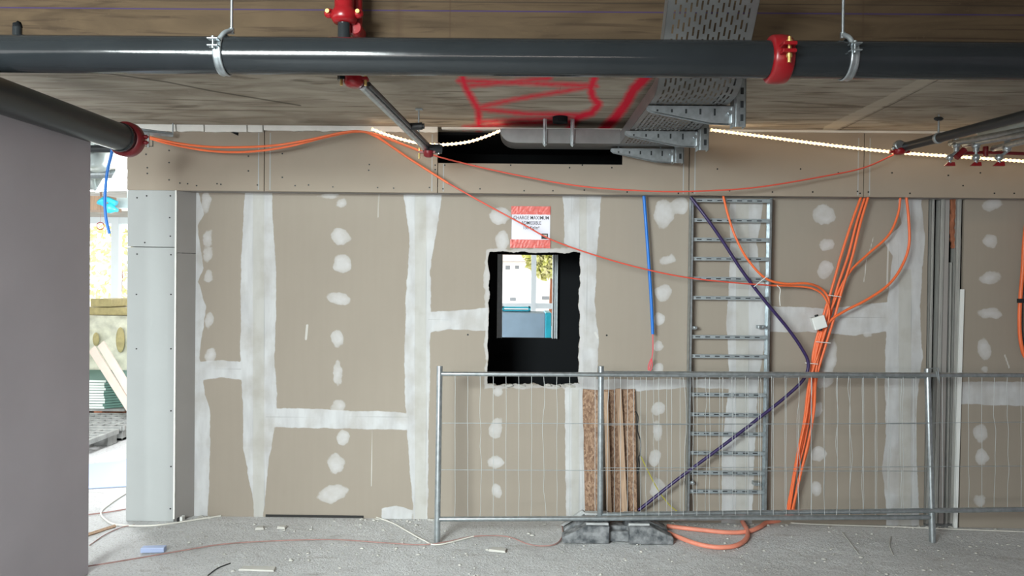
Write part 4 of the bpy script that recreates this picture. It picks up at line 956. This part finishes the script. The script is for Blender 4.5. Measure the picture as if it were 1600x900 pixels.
# ------------------------------------------------------------------ fence panels
def fence(name, bl, br, tl, tr, posts, toprail, botrail, xs_, hys, label, endbot=None, seed=1):
    # bl, br: world bottoms; tl, tr: world tops; the rest in photo columns mapped on the panel's plane
    n = (br-bl).cross(tl-bl).normalized(); P = lambda x, y: atp(x, y, bl, n)
    t = thing(name, label, 'fence', bl)
    for (a, c) in posts:
        b = MB(); b.cyl(a, c, .0205, 20); b.build('post', M['galv'], t)
    b = MB(); b.cyl(P(*toprail[0]), P(*toprail[1]), .0155, 16); b.build('rail', M['galv'], t)
    b = MB(); b.cyl(P(*botrail[0]), P(*botrail[1]), .0165, 16); b.build('rail', M['galv'], t)
    r = random.Random(seed); tr0, tr1 = toprail; b0, b1 = botrail
    for x in xs_:
        f = (x-tr0[0])/(tr1[0]-tr0[0]); yt = tr0[1]+(tr1[1]-tr0[1])*f; f2 = (x-b0[0])/(b1[0]-b0[0]); yb = b0[1]+(b1[1]-b0[1])*f2
        pts = []; xc = x; wig = r.uniform(.3, 1.0)*(3.0 if r.random() < .22 else .8)
        for k in range(11):
            y = yt+(yb-yt)*k/10; dxp = (mnoise.noise(V((x*.37, k*.55, seed))))*wig*2; pts.append(P(x-(x-1060)*.000*k+dxp, y))
        b = MB(); b.tube(spline(pts, 3), .0018, 5); b.build('mesh_wire', M['chalk'], t)
    for (y0_, y1_) in hys:
        b = MB(); X0, X1 = tr0[0], tr1[0]; b.tube([P(X0, y0_), P((X0+X1)/2, (y0_+y1_)/2+.8), P(X1, y1_)], .0022, 5); b.build('cross_wire', M['galv_matt'], t)
    return t
BL = atz(683, 848, 0.0); BR = atz(1457, 847, 0.0); yy = (BL.y+BR.y)/2
TL = at(687, 572, BL.y+.075); TR = at(1449, 576, BR.y+.075)
xsA = [711+19.9*i for i in range(37)]
fence('mesh_fence', BL, BR, TL, TR, [(BL, TL), (BR, TR)], [(687, 584), (1449, 588)], [(684, 811), (1456, 808)], [x for x in xsA if x < 1440], [(661, 662), (734, 736)], 'front galvanised wire-mesh fence panel, whole in view', seed=3)
YB2 = 5.06
BL2 = at(938, 806, YB2); BR2 = at(1750, 806, YB2); TL2 = at(939, 572, YB2); TR2 = at(1750, 574, YB2)
xsB = [960+20.5*i for i in range(40)]
fence('mesh_fence', BL2, BR2, TL2, TR2, [(V((BL2.x, BL2.y, .05)), TL2), (V((BR2.x, BR2.y, .004)), TR2)], [(939, 583), (1750, 587)], [(938, 804), (1750, 794)], xsB, [(664, 658), (731, 727)], 'rear galvanised fence panel starting behind the rubber foot and leaving at right', seed=9)
# wire clip joining the panels
b = MB(); q = at(1452, 576, BR.y+.05); b.tube(wallpts([(1452, 576), (1466, 575), (1467, 590), (1468, 598), (1465, 590), (1463, 580)], 5.0), .004, 6)
tag(b.build('wire_clip', M['galv']), 'bent wire clip joining the fence panels at the right post', 'clip')

# fence foot
fx0, fx1 = atz(879, 850, 0).x, atz(1051, 849, 0).x; fy0 = atz(960, 851, 0).y; dep = .30
t = thing('ballast_block', 'dusty dark rubber fence block on the floor holding the fence post', 'ballast block', ((fx0+fx1)/2, fy0+.15, 0))
b = MB(); L = fx1-fx0; h = .135
xa, xb_, xc_, xd_ = fx0+.33*L, fx0+.42*L, fx0+.60*L, fx0+.62*L
def loaf(x0s, x1s, x0t, x1t, yf, yb, hv, z1):
    pr = [(x0s, hv*.9 if x0s != x0t else z1), (x0t, z1), (x1t, z1), (x1s, hv if x1s != x1t else z1), (x1s, .002), (x0s, .002)]
    if x0s == x0t: pr = pr[1:]
    b.prism([(x, yf, z) for x, z in pr], (0, yb-yf, 0))
loaf(fx0, fx0+.42*L, fx0+.22*L, fx0+.42*L, fy0, fy0+.11, .05, h*.88)
b2_ = [(fx0+.60*L, .002), (fx0+.60*L, h*.88), (fx0+.80*L, h*.88), (fx1, .05), (fx1, .002)]
b.prism([(x, fy0, z) for x, z in b2_], (0, .11, 0))
loaf(fx0+.03*L, fx0+.45*L, fx0+.2*L, fx0+.45*L, fy0+.16, fy0+dep, .05, h)
b.prism([(x-.01*L, fy0+.16, z) for x, z in b2_], (0, .13, 0))
b.build('block', M['foot'], t, bevel=.010, seg=3)
b = MB(); b.box((fx0+.12*L, fy0+.04, .004), (fx1-.14*L, fy0+dep-.04, h*.55)); b.box((fx0+.40*L, fy0+.085, .02), (fx0+.62*L, fy0+.12, h*.72)); b.build('web', M['foot'], t, bevel=.008)
b = MB(); b.box((fx0+.215*L, fy0+.035, h*.85-.004), (fx0+.42*L, fy0+.052, h*.85+.016)); b.box((fx0+.60*L, fy0+.035, h*.85-.004), (fx0+.79*L, fy0+.052, h*.85+.016)); b.box((fx0+.22*L, fy0+.19, h-.003), (fx0+.44*L, fy0+.25, h+.014)); b.box((fx0+.59*L, fy0+.19, h-.003), (fx0+.75*L, fy0+.25, h+.014)); b.build('ridge', M['footdust'], t, bevel=.005)
b = MB(); b.hexa([(fx0+.0*L, fy0+.2, .06), (fx0+.02*L, fy0+.2, .05), (fx0+.02*L, fy0+.24, .05), (fx0, fy0+.24, .06)], [(fx0+.20*L, fy0+.2, h+.03), (fx0+.23*L, fy0+.2, h+.01), (fx0+.23*L, fy0+.24, h+.01), (fx0+.20*L, fy0+.24, h+.03)]); b.build('lug', M['footdust'], t, bevel=.004)

# ------------------------------------------------------------------ things on the floor
def fl(pts, z=.008): return [atz(x, y, z) for x, y in pts]
cable('orange_hose', fl([(1236, 812), (1200, 816), (1188, 823), (1170, 830), (1140, 832), (1095, 828), (1042, 822)], .018), .016, M['salmon'], 'dusty orange conduit on the floor, the straighter run behind the loop', 'conduit')
cable('orange_hose', fl([(1042, 832), (1062, 840), (1090, 850), (1120, 855), (1148, 853), (1165, 843), (1168, 830), (1160, 815)], .020), .016, M['salmon'], 'dusty orange conduit on the floor curving in the front loop', 'conduit')
cable('floor_cable', fl([(60, 895), (142, 884), (210, 873), (280, 861), (350, 850), (430, 845), (520, 843), (600, 848), (660, 851), (700, 846), (740, 838), (790, 838), (825, 850), (850, 853), (870, 849), (879, 836), (878, 818)]), .0045, M['pinkcable'], 'thin dusty pink cable winding over the floor to the fence foot')
cable('floor_cable', fl([(588, 808), (615, 818), (640, 832), (662, 844), (684, 851), (740, 838)]), .005, M['whitewire'], 'white cable from the wall base to the left fence post')
cable('floor_cable', fl([(345, 806), (300, 813), (240, 821), (185, 820), (165, 812), (158, 800), (175, 785), (198, 770)]), .006, M['whitewire'], 'pale cable curving round the base of the pier on the left')
cable('floor_cable', fl([(130, 805), (170, 800), (210, 793)]), .005, M['pinkcable'], 'short brownish cable on the floor behind the foreground wall')
cable('floor_cable', fl([(1205, 813), (1250, 818), (1330, 821), (1400, 823), (1470, 826), (1600, 831)]), .004, M['whitewire'], 'thin pale cable along the wall base at right')
cable('floor_cable', fl([(140, 852), (165, 835), (190, 824), (210, 820)]), .0035, M['pinkcable'], 'thin grey-pink cord on the floor left of the blue wrapper')
b = MB(); a_ = atz(130, 838, 0.01); c_ = atz(180, 822, .01); b.tube([a_, c_], .013, 4, smooth=False); tag(b.build('timber_offcut', M['wood']), 'narrow timber strip on the floor at the foreground wall', 'timber')
# blue-white wrapper box
a_ = atz(219, 865, 0); Mx = Matrix.Translation(a_) @ Matrix.Rotation(math.radians(6), 4, 'Z')
b = MB(); b.box((0, 0, .002), (.145, .05, .034), M=Mx); tag(b.build('small_carton', M['bluewhite'], bevel=.004), 'small pale blue carton lying on the floor at left', 'carton')
# debris
deb = [((372, 892, 58, 8, .012, -3), 'long flat pale chip on the floor at the bottom edge, left of centre'),
       ((763, 862, 28, 7, .016, -12), 'white batten offcut on the floor between fence post and foot'),
       ((398, 829, 14, 5, .02, 15), 'small white chip on the floor near the wall, left one of two'),
       ((432, 827, 14, 5, .02, -5), 'small white chip on the floor near the wall, right one of two')]
for (x, y, lpx, wpx, hh, ang), lab in deb:
    p = atz(x, y, 0); k = (p.y)/F; Mx = Matrix.Translation(p) @ Matrix.Rotation(math.radians(ang), 4, 'Z'); l_ = lpx*k; w_ = wpx*k*2.2
    b = MB(); b.hexa([Mx @ V(q) for q in ((0, 0, .001), (l_, 0, .001), (l_*.95, w_, .001), (.01, w_*.9, .001))], [Mx @ V(q) for q in ((.004, .004, hh), (l_-.006, .003, hh*.8), (l_*.93, w_*.9, hh*.9), (.014, w_*.8, hh))])
    tag(b.build('debris_chip', M['chip'], bevel=.002), lab, 'chip')
b = MB(); rd = random.Random(21)
for i in range(620):
    y = 3.95+1.4*rd.random()**1.0; x = rd.uniform(-2.4, 3.9); s_ = rd.choice([.003, .004, .005, .005, .007, .010]); b.ball((x, y, s_*.3), s_, rd.uniform(.8, 1.9), rd.uniform(.7, 1.3), .6, seg=6, jit=.25)
for i in range(120):
    x = at(rd.choice([rd.uniform(560, 690), rd.uniform(310, 330), rd.uniform(980, 1250), rd.uniform(1370, 1500)]), 806, 5.36).x; s_ = rd.uniform(.004, .014); b.ball((x, 5.36+rd.uniform(-.03, .02), s_*.3), s_, 1.4, 1, .6, seg=6, jit=.3)
tag(b.build('gravel_crumbs', M['chip'], origin=(0, 0, 0)), 'loose plaster and concrete crumbs strewn over the floor', 'crumbs', kind='stuff')
# twigs/scratches as wire bits
for k, (pts, lab) in enumerate((([(325, 899), (340, 888), (360, 880)], 'thin dark wire offcut on the floor near the bottom edge, left'), ([(1316, 832), (1330, 850), (1342, 866)], 'curved trowel ridge piece on the floor right of the orange loop'), ([(1392, 838), (1390, 852), (1396, 868)], 'short curved offcut on the floor left of the right fence post'))):
    b = MB(); b.tube(spline(fl(pts, .004)), .004, 6); tag(b.build('wire_offcut', M['pipe'] if k == 0 else M['chip']), lab, 'offcut')
# rubble in the torn bottom of the opening
b = MB(); rd = random.Random(4)
for i in range(40):
    x = hl+(hr-hl)*rd.random(); s_ = rd.uniform(.006, .016)*(1.3 if x > (hl+hr)/2 else 1); b.ball((x, D+rd.uniform(-.004, .02), hb-.006+rd.uniform(-.006, .004)), s_, 1.8, .9, .7, seg=6, jit=.3)
tag(b.build('broken_plaster', M['chip'], origin=(0, D, hb)), 'crumbled plaster along the bottom edge of the square opening', 'rubble', kind='stuff')
# bracket bit at pier foot
b = MB(); p = at(281, 803, DS-.01); b.box((p.x-.018, DS-.02, .0), (p.x+.002, DS+.01, .03)); o = tag(b.build('corner_clip', M['blackrub']), 'small black clip at the foot of the plasterboard pier', 'clip')
b = MB(); b.box((p.x+.004, DS-.02, .0), (p.x+.022, DS+.02, .04)); tag(b.build('plaster_block', M['white']), 'small white block at the foot of the pier beside the black clip', 'block')
# dark strip in place of the shaded gap at wall base
b = MB(); b.box((at(415, 806, D-.004).x, D-.006, .003), (at(568, 806, D-.004).x, D-.001, .02)); struct(b.build('base_gap_shade', M['screw']))

# ------------------------------------------------------------------ space beyond the pier, left
YW = 13.4
b = MB()
# facade: spandrel wall and head
b.box((-12, YW, 0), (8, YW+.25, .85)); 
struct(b.build('wall_far', M['ext']))
def windowrow(name, xs_, z0, z1, Y, fw_=.07):
    b = MB()
    for x in xs_: b.box((x-fw_, Y-.06, z0), (x+fw_, Y+.06, z1))
    b.box((xs_[0], Y-.05, z0), (xs_[-1], Y+.05, z0+.10)); b.box((xs_[0], Y-.05, z1-.12), (xs_[-1], Y+.05, z1))
    fr = struct(b.build(name, M['frame']))
    return fr
xl = at(182, 400, YW).x
windowrow('window_1', [xl-3.2, xl-1.6, xl, xl+1.3, xl+2.6], .85, ZS, YW)
xm = at(834, 430, YW).x; zt = at(834, 478, YW).z
f2 = windowrow('window_2', [-3.4, xm-2.4, xm-1.2, xm, xm+1.2, xm+2.4, 6.0], .85, ZS, YW, .045)
b = MB(); b.box((-3.4, YW-.04, zt-.05), (6, YW+.04, zt+.05)); struct(b.build('trim_8', M['frame']))
glass = mat('window_glass', (255, 255, 255), 0.0, trans=1.0); 
gb = MB(); gb.box((-12, YW, .86), (6, YW+.012, ZS-.01))
gm = bpy.data.materials.new('clear_glass'); gm.use_nodes = True; gn = gm.node_tree.nodes; gl = gm.node_tree.links; gn.remove(gn['Principled BSDF'])
tr_ = gn.new('ShaderNodeBsdfTransparent'); gs = gn.new('ShaderNodeBsdfGlossy'); gs.inputs['Roughness'].default_value = .02; mx = gn.new('ShaderNodeMixShader'); mx.inputs[0].default_value = .06
gl.new(tr_.outputs[0], mx.inputs[1]); gl.new(gs.outputs[0], mx.inputs[2]); gl.new(mx.outputs[0], gn['Material Output'].inputs[0])
struct(gb.build('window_3', gm))
# outside: trees and a pale building
def tree(x, y, h, r, label, seed):
    rt = random.Random(seed); t = thing('tree', label, 'tree', (x, y, -1))
    b = MB(); b.tube([(x, y, -1), (x+.1, y, h*.5), (x, y, h*.8)], .05, 8); b.build('trunk', M['woodbrown'], t)
    b = MB()
    for i in range(2600):
        u = V((rt.gauss(0, 1), rt.gauss(0, 1), rt.gauss(0, 1))).normalized()*(r*(.35+.65*rt.random()**.4)); c = V((x, y, h*.6))+V((u.x, u.y*.6, u.z*1.25)); s_ = rt.uniform(.06, .16)
        d1 = V((rt.uniform(-1, 1), rt.uniform(-1, 1), rt.uniform(-1, 1))).normalized(); d2 = d1.cross(V((rt.uniform(-1, 1), .3, rt.uniform(-1, 1)))).normalized()
        b.add([c-d1*s_, c+d2*s_*.5, c+d1*s_, c-d2*s_*.5], [(0, 1, 2, 3)])
    b.build('crown', M['leaf'], t)
xt = at(183, 410, 19).x
tree(xt, 19, 3.6, 2.3, 'pale yellow autumn tree outside beyond the far left window', 1)
tree(at(858, 400, 20).x, 20, 4.6, .75, 'small green-yellow tree seen through the square opening', 3)
t = thing('building', 'bright white building seen through the square opening', 'building', (at(800, 430, 26).x, 26, -1))
b = MB(); x0_, x1_ = at(740, 430, 26).x, at(900, 430, 26).x; b.box((x0_, 26, -1), (x1_, 28, at(800, 408, 26).z)); b.build('wall', M['ext'], t)
b = MB(); z = at(800, 408, 26).z; b.hexa([(x0_-.2, 25.8, z), (x1_+.2, 25.8, z), (x1_+.2, 28, z), (x0_-.2, 28, z)], [(x0_, 26.8, z+.35), (x1_, 26.8, z+.35), (x1_, 27, z+.35), (x0_, 27, z+.35)]); b.build('roof', M['cardb'], t)
for (a, c, y0_, y1_) in ((790, 797, 415, 421), (805, 811, 415, 420), (824, 829, 414, 419), (797, 806, 465, 470), (847, 858, 463, 468)):
    b = MB(); A = at(a, y0_, 25.98); B = at(c, y1_, 25.98); b.box((A.x, 25.96, B.z), (B.x, 26.02, A.z)); b.build('window', M['extwin'], t)
b = MB(); b.box((-40, 16.0, -1.1), (30, 60, -1.0)); struct(b.build('ground', M['chip']))
# wrapped crate behind the opening
Yc = 9.0; A = at(781, 489, Yc); B = at(861, 560, Yc); 
t = thing('wrapped_crate', 'blue-grey wrapped crate with turquoise edge seen through the opening', 'crate', ((A.x+B.x)/2, Yc, 0))
xe_ = at(852, 500, Yc).x
b = MB(); b.box((A.x-.3, Yc, 0.002), (xe_, Yc+.7, A.z)); b.build('panel', M['crate'], t, bevel=.01)
b = MB(); b.box((xe_, Yc-.01, 0.002), (B.x, Yc+.7, A.z+.01)); b.build('edge_wrap', M['cyan'], t, bevel=.01)
A2 = at(784, 479, Yc+.4); B2 = at(829, 488, Yc+.4)
b = MB(); z0 = A.z+.01
b.box((A2.x, Yc+.35, z0), (A2.x+.03, Yc+.65, A2.z)); b.box((B2.x-.03, Yc+.35, z0), (B2.x, Yc+.65, A2.z)); b.box((A2.x, Yc+.35, A2.z-.02), (B2.x, Yc+.65, A2.z)); b.box((A2.x, Yc+.35, z0), (B2.x, Yc+.65, z0+.015))
tag(b.build('turquoise_box', M['cyan'], bevel=.004), 'open turquoise film-wrapped box lying on top of the crate', 'box')

# materials stored behind the foreground wall
Yi = 9.8; A = at(120, 493, Yi); B = at(197, 600, Yi)
t = thing('insulation_bale', 'film-wrapped bale of yellow-brown insulation behind the foreground wall', 'bale', ((A.x+B.x)/2, Yi+.4, 0))
b = MB(); zt_ = at(160, 493, Yi).z; nx_, nz_ = 20, 14; vs = []
for j in range(nz_+1):
    for i in range(nx_+1):
        x = A.x-.3+(B.x+.1-A.x+.3)*i/nx_; z = .3+(zt_-.3)*j/nz_; vs.append((x, Yi-.03*mnoise.noise(V((x*5, z*5, 0)))-.02*mnoise.noise(V((x*12, z*12, 5))), z))
b.add(vs, [(j*(nx_+1)+i, j*(nx_+1)+i+1, (j+1)*(nx_+1)+i+1, (j+1)*(nx_+1)+i) for j in range(nz_) for i in range(nx_)], True)
b.build('film', M['wrap'], t, solid=.004)
b = MB(); b.box((A.x-.3, Yi+.05, .12), (B.x+.1, Yi+.9, zt_-.02)); b.box((A.x-.3, Yi+.05, 0.002), (A.x-.1, Yi+.9, .12)); b.box((B.x-.1, Yi+.05, 0.002), (B.x+.1, Yi+.9, .12)); b.build('bale_core', M['insul'], t)
for (x, y, rx, rz) in ((188, 531, .06, .17), (150, 530, .045, .09)):
    p = at(x, y, Yi-.05); b = MB(); b.ball(p, 1, rx, .02, rz, seg=16); b.build('torn_patch', M['insul'], t)
for k, (xa, xb, ya, yb) in enumerate(((118, 195, 480, 493), (141, 173, 467, 480))):
    A1 = at(xa, ya, Yi+.05); B1 = at(xb, yb, Yi+.05); b = MB(); b.box((A1.x, Yi+.05, B1.z+.003), (B1.x, Yi+.65, A1.z)); tag(b.build('insulation_board', M['insul'], bevel=.01), ('longer insulation board lying on the wrapped bale', 'shorter insulation board, topmost on the bale')[k], 'insulation board')
# plasterboard stack on pallet
Yq = 8.7; A = at(120, 594, Yq); B = at(196, 640, Yq); ztop = at(160, 594, Yq).z; zbot = at(160, 639, Yq).z; ns = 11; hh = (ztop-zbot)/ns
for i in range(ns):
    b = MB(); z = zbot+i*hh; ox = rnd.uniform(-.012, .012); xk = at(163, 600, Yq).x
    b.hexa([(A.x-.8, Yq+ox, z+.003), (xk+ox, Yq+ox, z+.003), (B.x+.9, Yq+.95, z+.003), (A.x-.8, Yq+1.0, z+.003)], [(A.x-.8, Yq+ox, z+hh-.003), (xk+ox, Yq+ox, z+hh-.003), (B.x+.9, Yq+.95, z+hh-.003), (A.x-.8, Yq+1.0, z+hh-.003)])
    b.mi = [0, 1, 0, 1, 1, 1]
    tag(b.build('plasterboard_sheet', [M['gypsum'], M['gypgreen']]), 'white-edged green plasterboard sheet in the stack behind the foreground wall', 'plasterboard', 'stacked plasterboard sheets')
t = thing('wooden_pallet', 'dusty wooden pallet carrying the plasterboard stack', 'pallet', (A.x, Yq+.4, 0))
b = MB()
for k in range(3): b.box((A.x-.8, Yq+.02+k*.4, zbot-.03), (B.x-.03, Yq+.14+k*.4, zbot-.003))
b.build('deck', M['plastgrey'], t)
for k in range(3):
    b = MB(); x = at(152, 600, Yq).x-k*.45; b.box((x-.05, Yq+.02, .03), (x+.05, Yq+1.0, zbot-.03)); b.build('block', M['woodbrown'], t)
b = MB(); b.box((A.x-.8, Yq+.02, .003), (B.x-.03, Yq+.12, .03)); b.build('skid', M['woodbrown'], t)
# perforated plastic pallets
Yg = 7.45
def gridpallet(X0, X1, Y0, Y1, z0, z1, label):
    b = MB(); nx_, ny_ = 6, 6; w_ = (X1-X0); d_ = (Y1-Y0); cx = w_/nx_; cy = d_/ny_; bar = .045
    for i in range(nx_+1): b.box((X0+i*cx-bar/2, Y0, z1-.05), (X0+i*cx+bar/2, Y1, z1))
    for j in range(ny_+1): b.box((X0, Y0+j*cy-bar/2, z1-.051), (X1, Y0+j*cy+bar/2, z1-.001))
    for i in range(3):
        for j in range(3): b.box((X0+i*(w_-.16), Y0+j*(d_-.16), z0), (X0+i*(w_-.16)+.16, Y0+j*(d_-.16)+.16, z1-.05)) if i < 2 and j < 2 else None
    b.box((X0, Y0, z0), (X1, Y0+.1, z0+.03)); return tag(b.build('plastic_pallet', M['plastgrey'], bevel=.004), label, 'pallet')
g1 = at(150, 700, Yg).x
gridpallet(g1-.9, g1+.05, 7.0, 7.75, .003, .15, 'grey perforated plastic pallet on the floor, nearer one'); gridpallet(g1-.75, at(195, 680, 7.9).x, 7.85, 8.6, .003, .16, 'grey perforated plastic pallet on the floor, farther one below the board stack')
# two leaning strips
for k, (x0_, y0_, x1_, y1_) in enumerate(((143, 545, 200, 634), (157, 537, 212, 628))):
    Yk = 8.45-.06*k; p = at(x0_, y0_, Yk+.0); q = at(x1_, y1_, Yk-.35); dr = (q-p).normalized(); q2 = p+dr*((p.z-.01)/(-dr.z)); sd = dr.cross(V((0, 1, 0))).normalized()*.046
    b = MB(); b.hexa([q2-sd, q2+sd, q2+sd+V((0, .02, 0)), q2-sd+V((0, .02, 0))], [p-sd, p+sd, p+sd+V((0, .02, 0)), p-sd+V((0, .02, 0))])
    tag(b.build('leaning_board', M['cardb']), ('left one of two beige board strips leaning on the stored insulation', 'right one of two beige board strips leaning on the stored insulation')[k], 'board strip')
# sheet on the floor
b = MB(); p = [atz(x, y, .004) for x, y in ((120, 765), (205, 760), (205, 715), (185, 722), (120, 728))]; b.prism(p, (0, 0, .008)); tag(b.build('floor_sheet', M['bluewhite']), 'pale bluish board lying on the floor between foreground wall and pier', 'board')
# ducts and services under the far slab
b = MB(); p = at(168, 246, 6.0); b.lathe((p.x-.02, 5.7, p.z+.03), (-.35, 1, 0), [(0, .08), (.02, .13), (.5, .13), (.52, .08)], 28)
tag(b.build('duct_cap', M['duct']), 'pale rounded duct below the dark red coupling at left', 'duct')
b = MB(); b.cyl(at(90, 232, 5.6), at(190, 233, 5.6), .028, 16); q = at(120, 232, 5.6); b.cyl(q, V((q.x, q.y, ZS-.002)), .006, 8); tag(b.build('dark_pipe', M['pipe_dark']), 'short dark pipe crossing just under the dark red coupling', 'pipe')
for k, (y, Y, r, m, lab) in enumerate(((272, 6.3, .04, 'galv', 'slim bright duct pipe, highest of the services at far left'), (284, 6.7, .075, 'duct', 'wide grey ventilation duct crossing the gap at far left'), (295, 7.1, .025, 'frame', 'thin white pipe under the wide duct at far left'))):
    t_ = MB(); t_.cyl(at(60, y+2, Y), at(260, y-2, Y), r, 20)
    q = at(110, y+1, Y); t_.cyl(q, V((q.x, q.y, ZS-.002)), .006, 8)
    if k == 1:
        q = at(153, y, Y); t_.lathe(q-V((.02, 0, 0)), (1, 0, 0), [(0, r), (.004, r+.02), (.036, r+.02), (.04, r)], 20)
    tag(t_.build('service_pipe', M[m]), lab, 'pipe')
b = MB(); b.box((at(100, 310, 8.4).x, 8.4, at(150, 328, 8.4).z), (at(168, 310, 8.4).x, 8.7, at(150, 306, 8.4).z)); b.cyl((at(150, 310, 8.4).x, 8.5, at(150, 307, 8.4).z), (at(150, 310, 8.4).x, 8.5, ZS), .01); tag(b.build('timber_form', M['wood']), 'brownish timber box under the slab at far left', 'timber box')
b = MB(); b.box((at(182, 310, 8.2).x, 8.2, at(190, 325, 8.2).z), (at(230, 310, 8.2).x, 8.6, at(190, 309, 8.2).z)); b.cyl((at(192, 310, 8.2).x, 8.3, at(190, 310, 8.2).z), (at(192, 310, 8.2).x, 8.3, ZS), .01); tag(b.build('vent_box', M['duct']), 'pale square duct box beside the turquoise film at far left', 'duct')
b = MB(); q = at(172, 319, 8.0); b.tube(spline([at(158, 312, 8.0), at(165, 322, 8.0), at(184, 329, 8.0)]), .05, 10, radii=[.04+.02*math.sin(i*.7) for i in range(17)]); b.tube(spline([at(157, 316, 8.0), at(165, 311, 8.0), at(182, 318, 8.0)]), .03, 8)
b.cyl(at(163, 314, 8.0), V((at(163, 314, 8.0).x, 8.0, ZS)), .008, 6); tag(b.build('film_roll', M['cyan']), 'crumpled turquoise film hanging under the slab at far left', 'film')
cable('blue_conduit', [V((at(176, 220, 5.5).x, 5.5, ZS-.002)), at(175, 235, 5.5), at(169, 262, 5.5), at(165, 290, 5.5), at(164, 320, 5.5), at(166, 343, 5.5), at(171, 365, 5.5)], .011, M['blue'], 'blue conduit hanging in the gap between foreground wall and pier', 'conduit')
b = MB(); q = at(157, 353, 8.0); ring = [q+V((math.cos(a)*.04, 0, math.sin(a)*.04)) for a in [2*math.pi*i/24 for i in range(25)]]; b.tube(ring, .004, 6, cap=False); b.tube([q+V((0, 0, .04)), V((q.x+.0, q.y, ZS))], .0015, 4)
tag(b.build('red_ring', M['red']), 'small red ring hanging in front of the far left window', 'ring')

for o in bpy.data.objects:
    if '_o' in o: del o['_o']
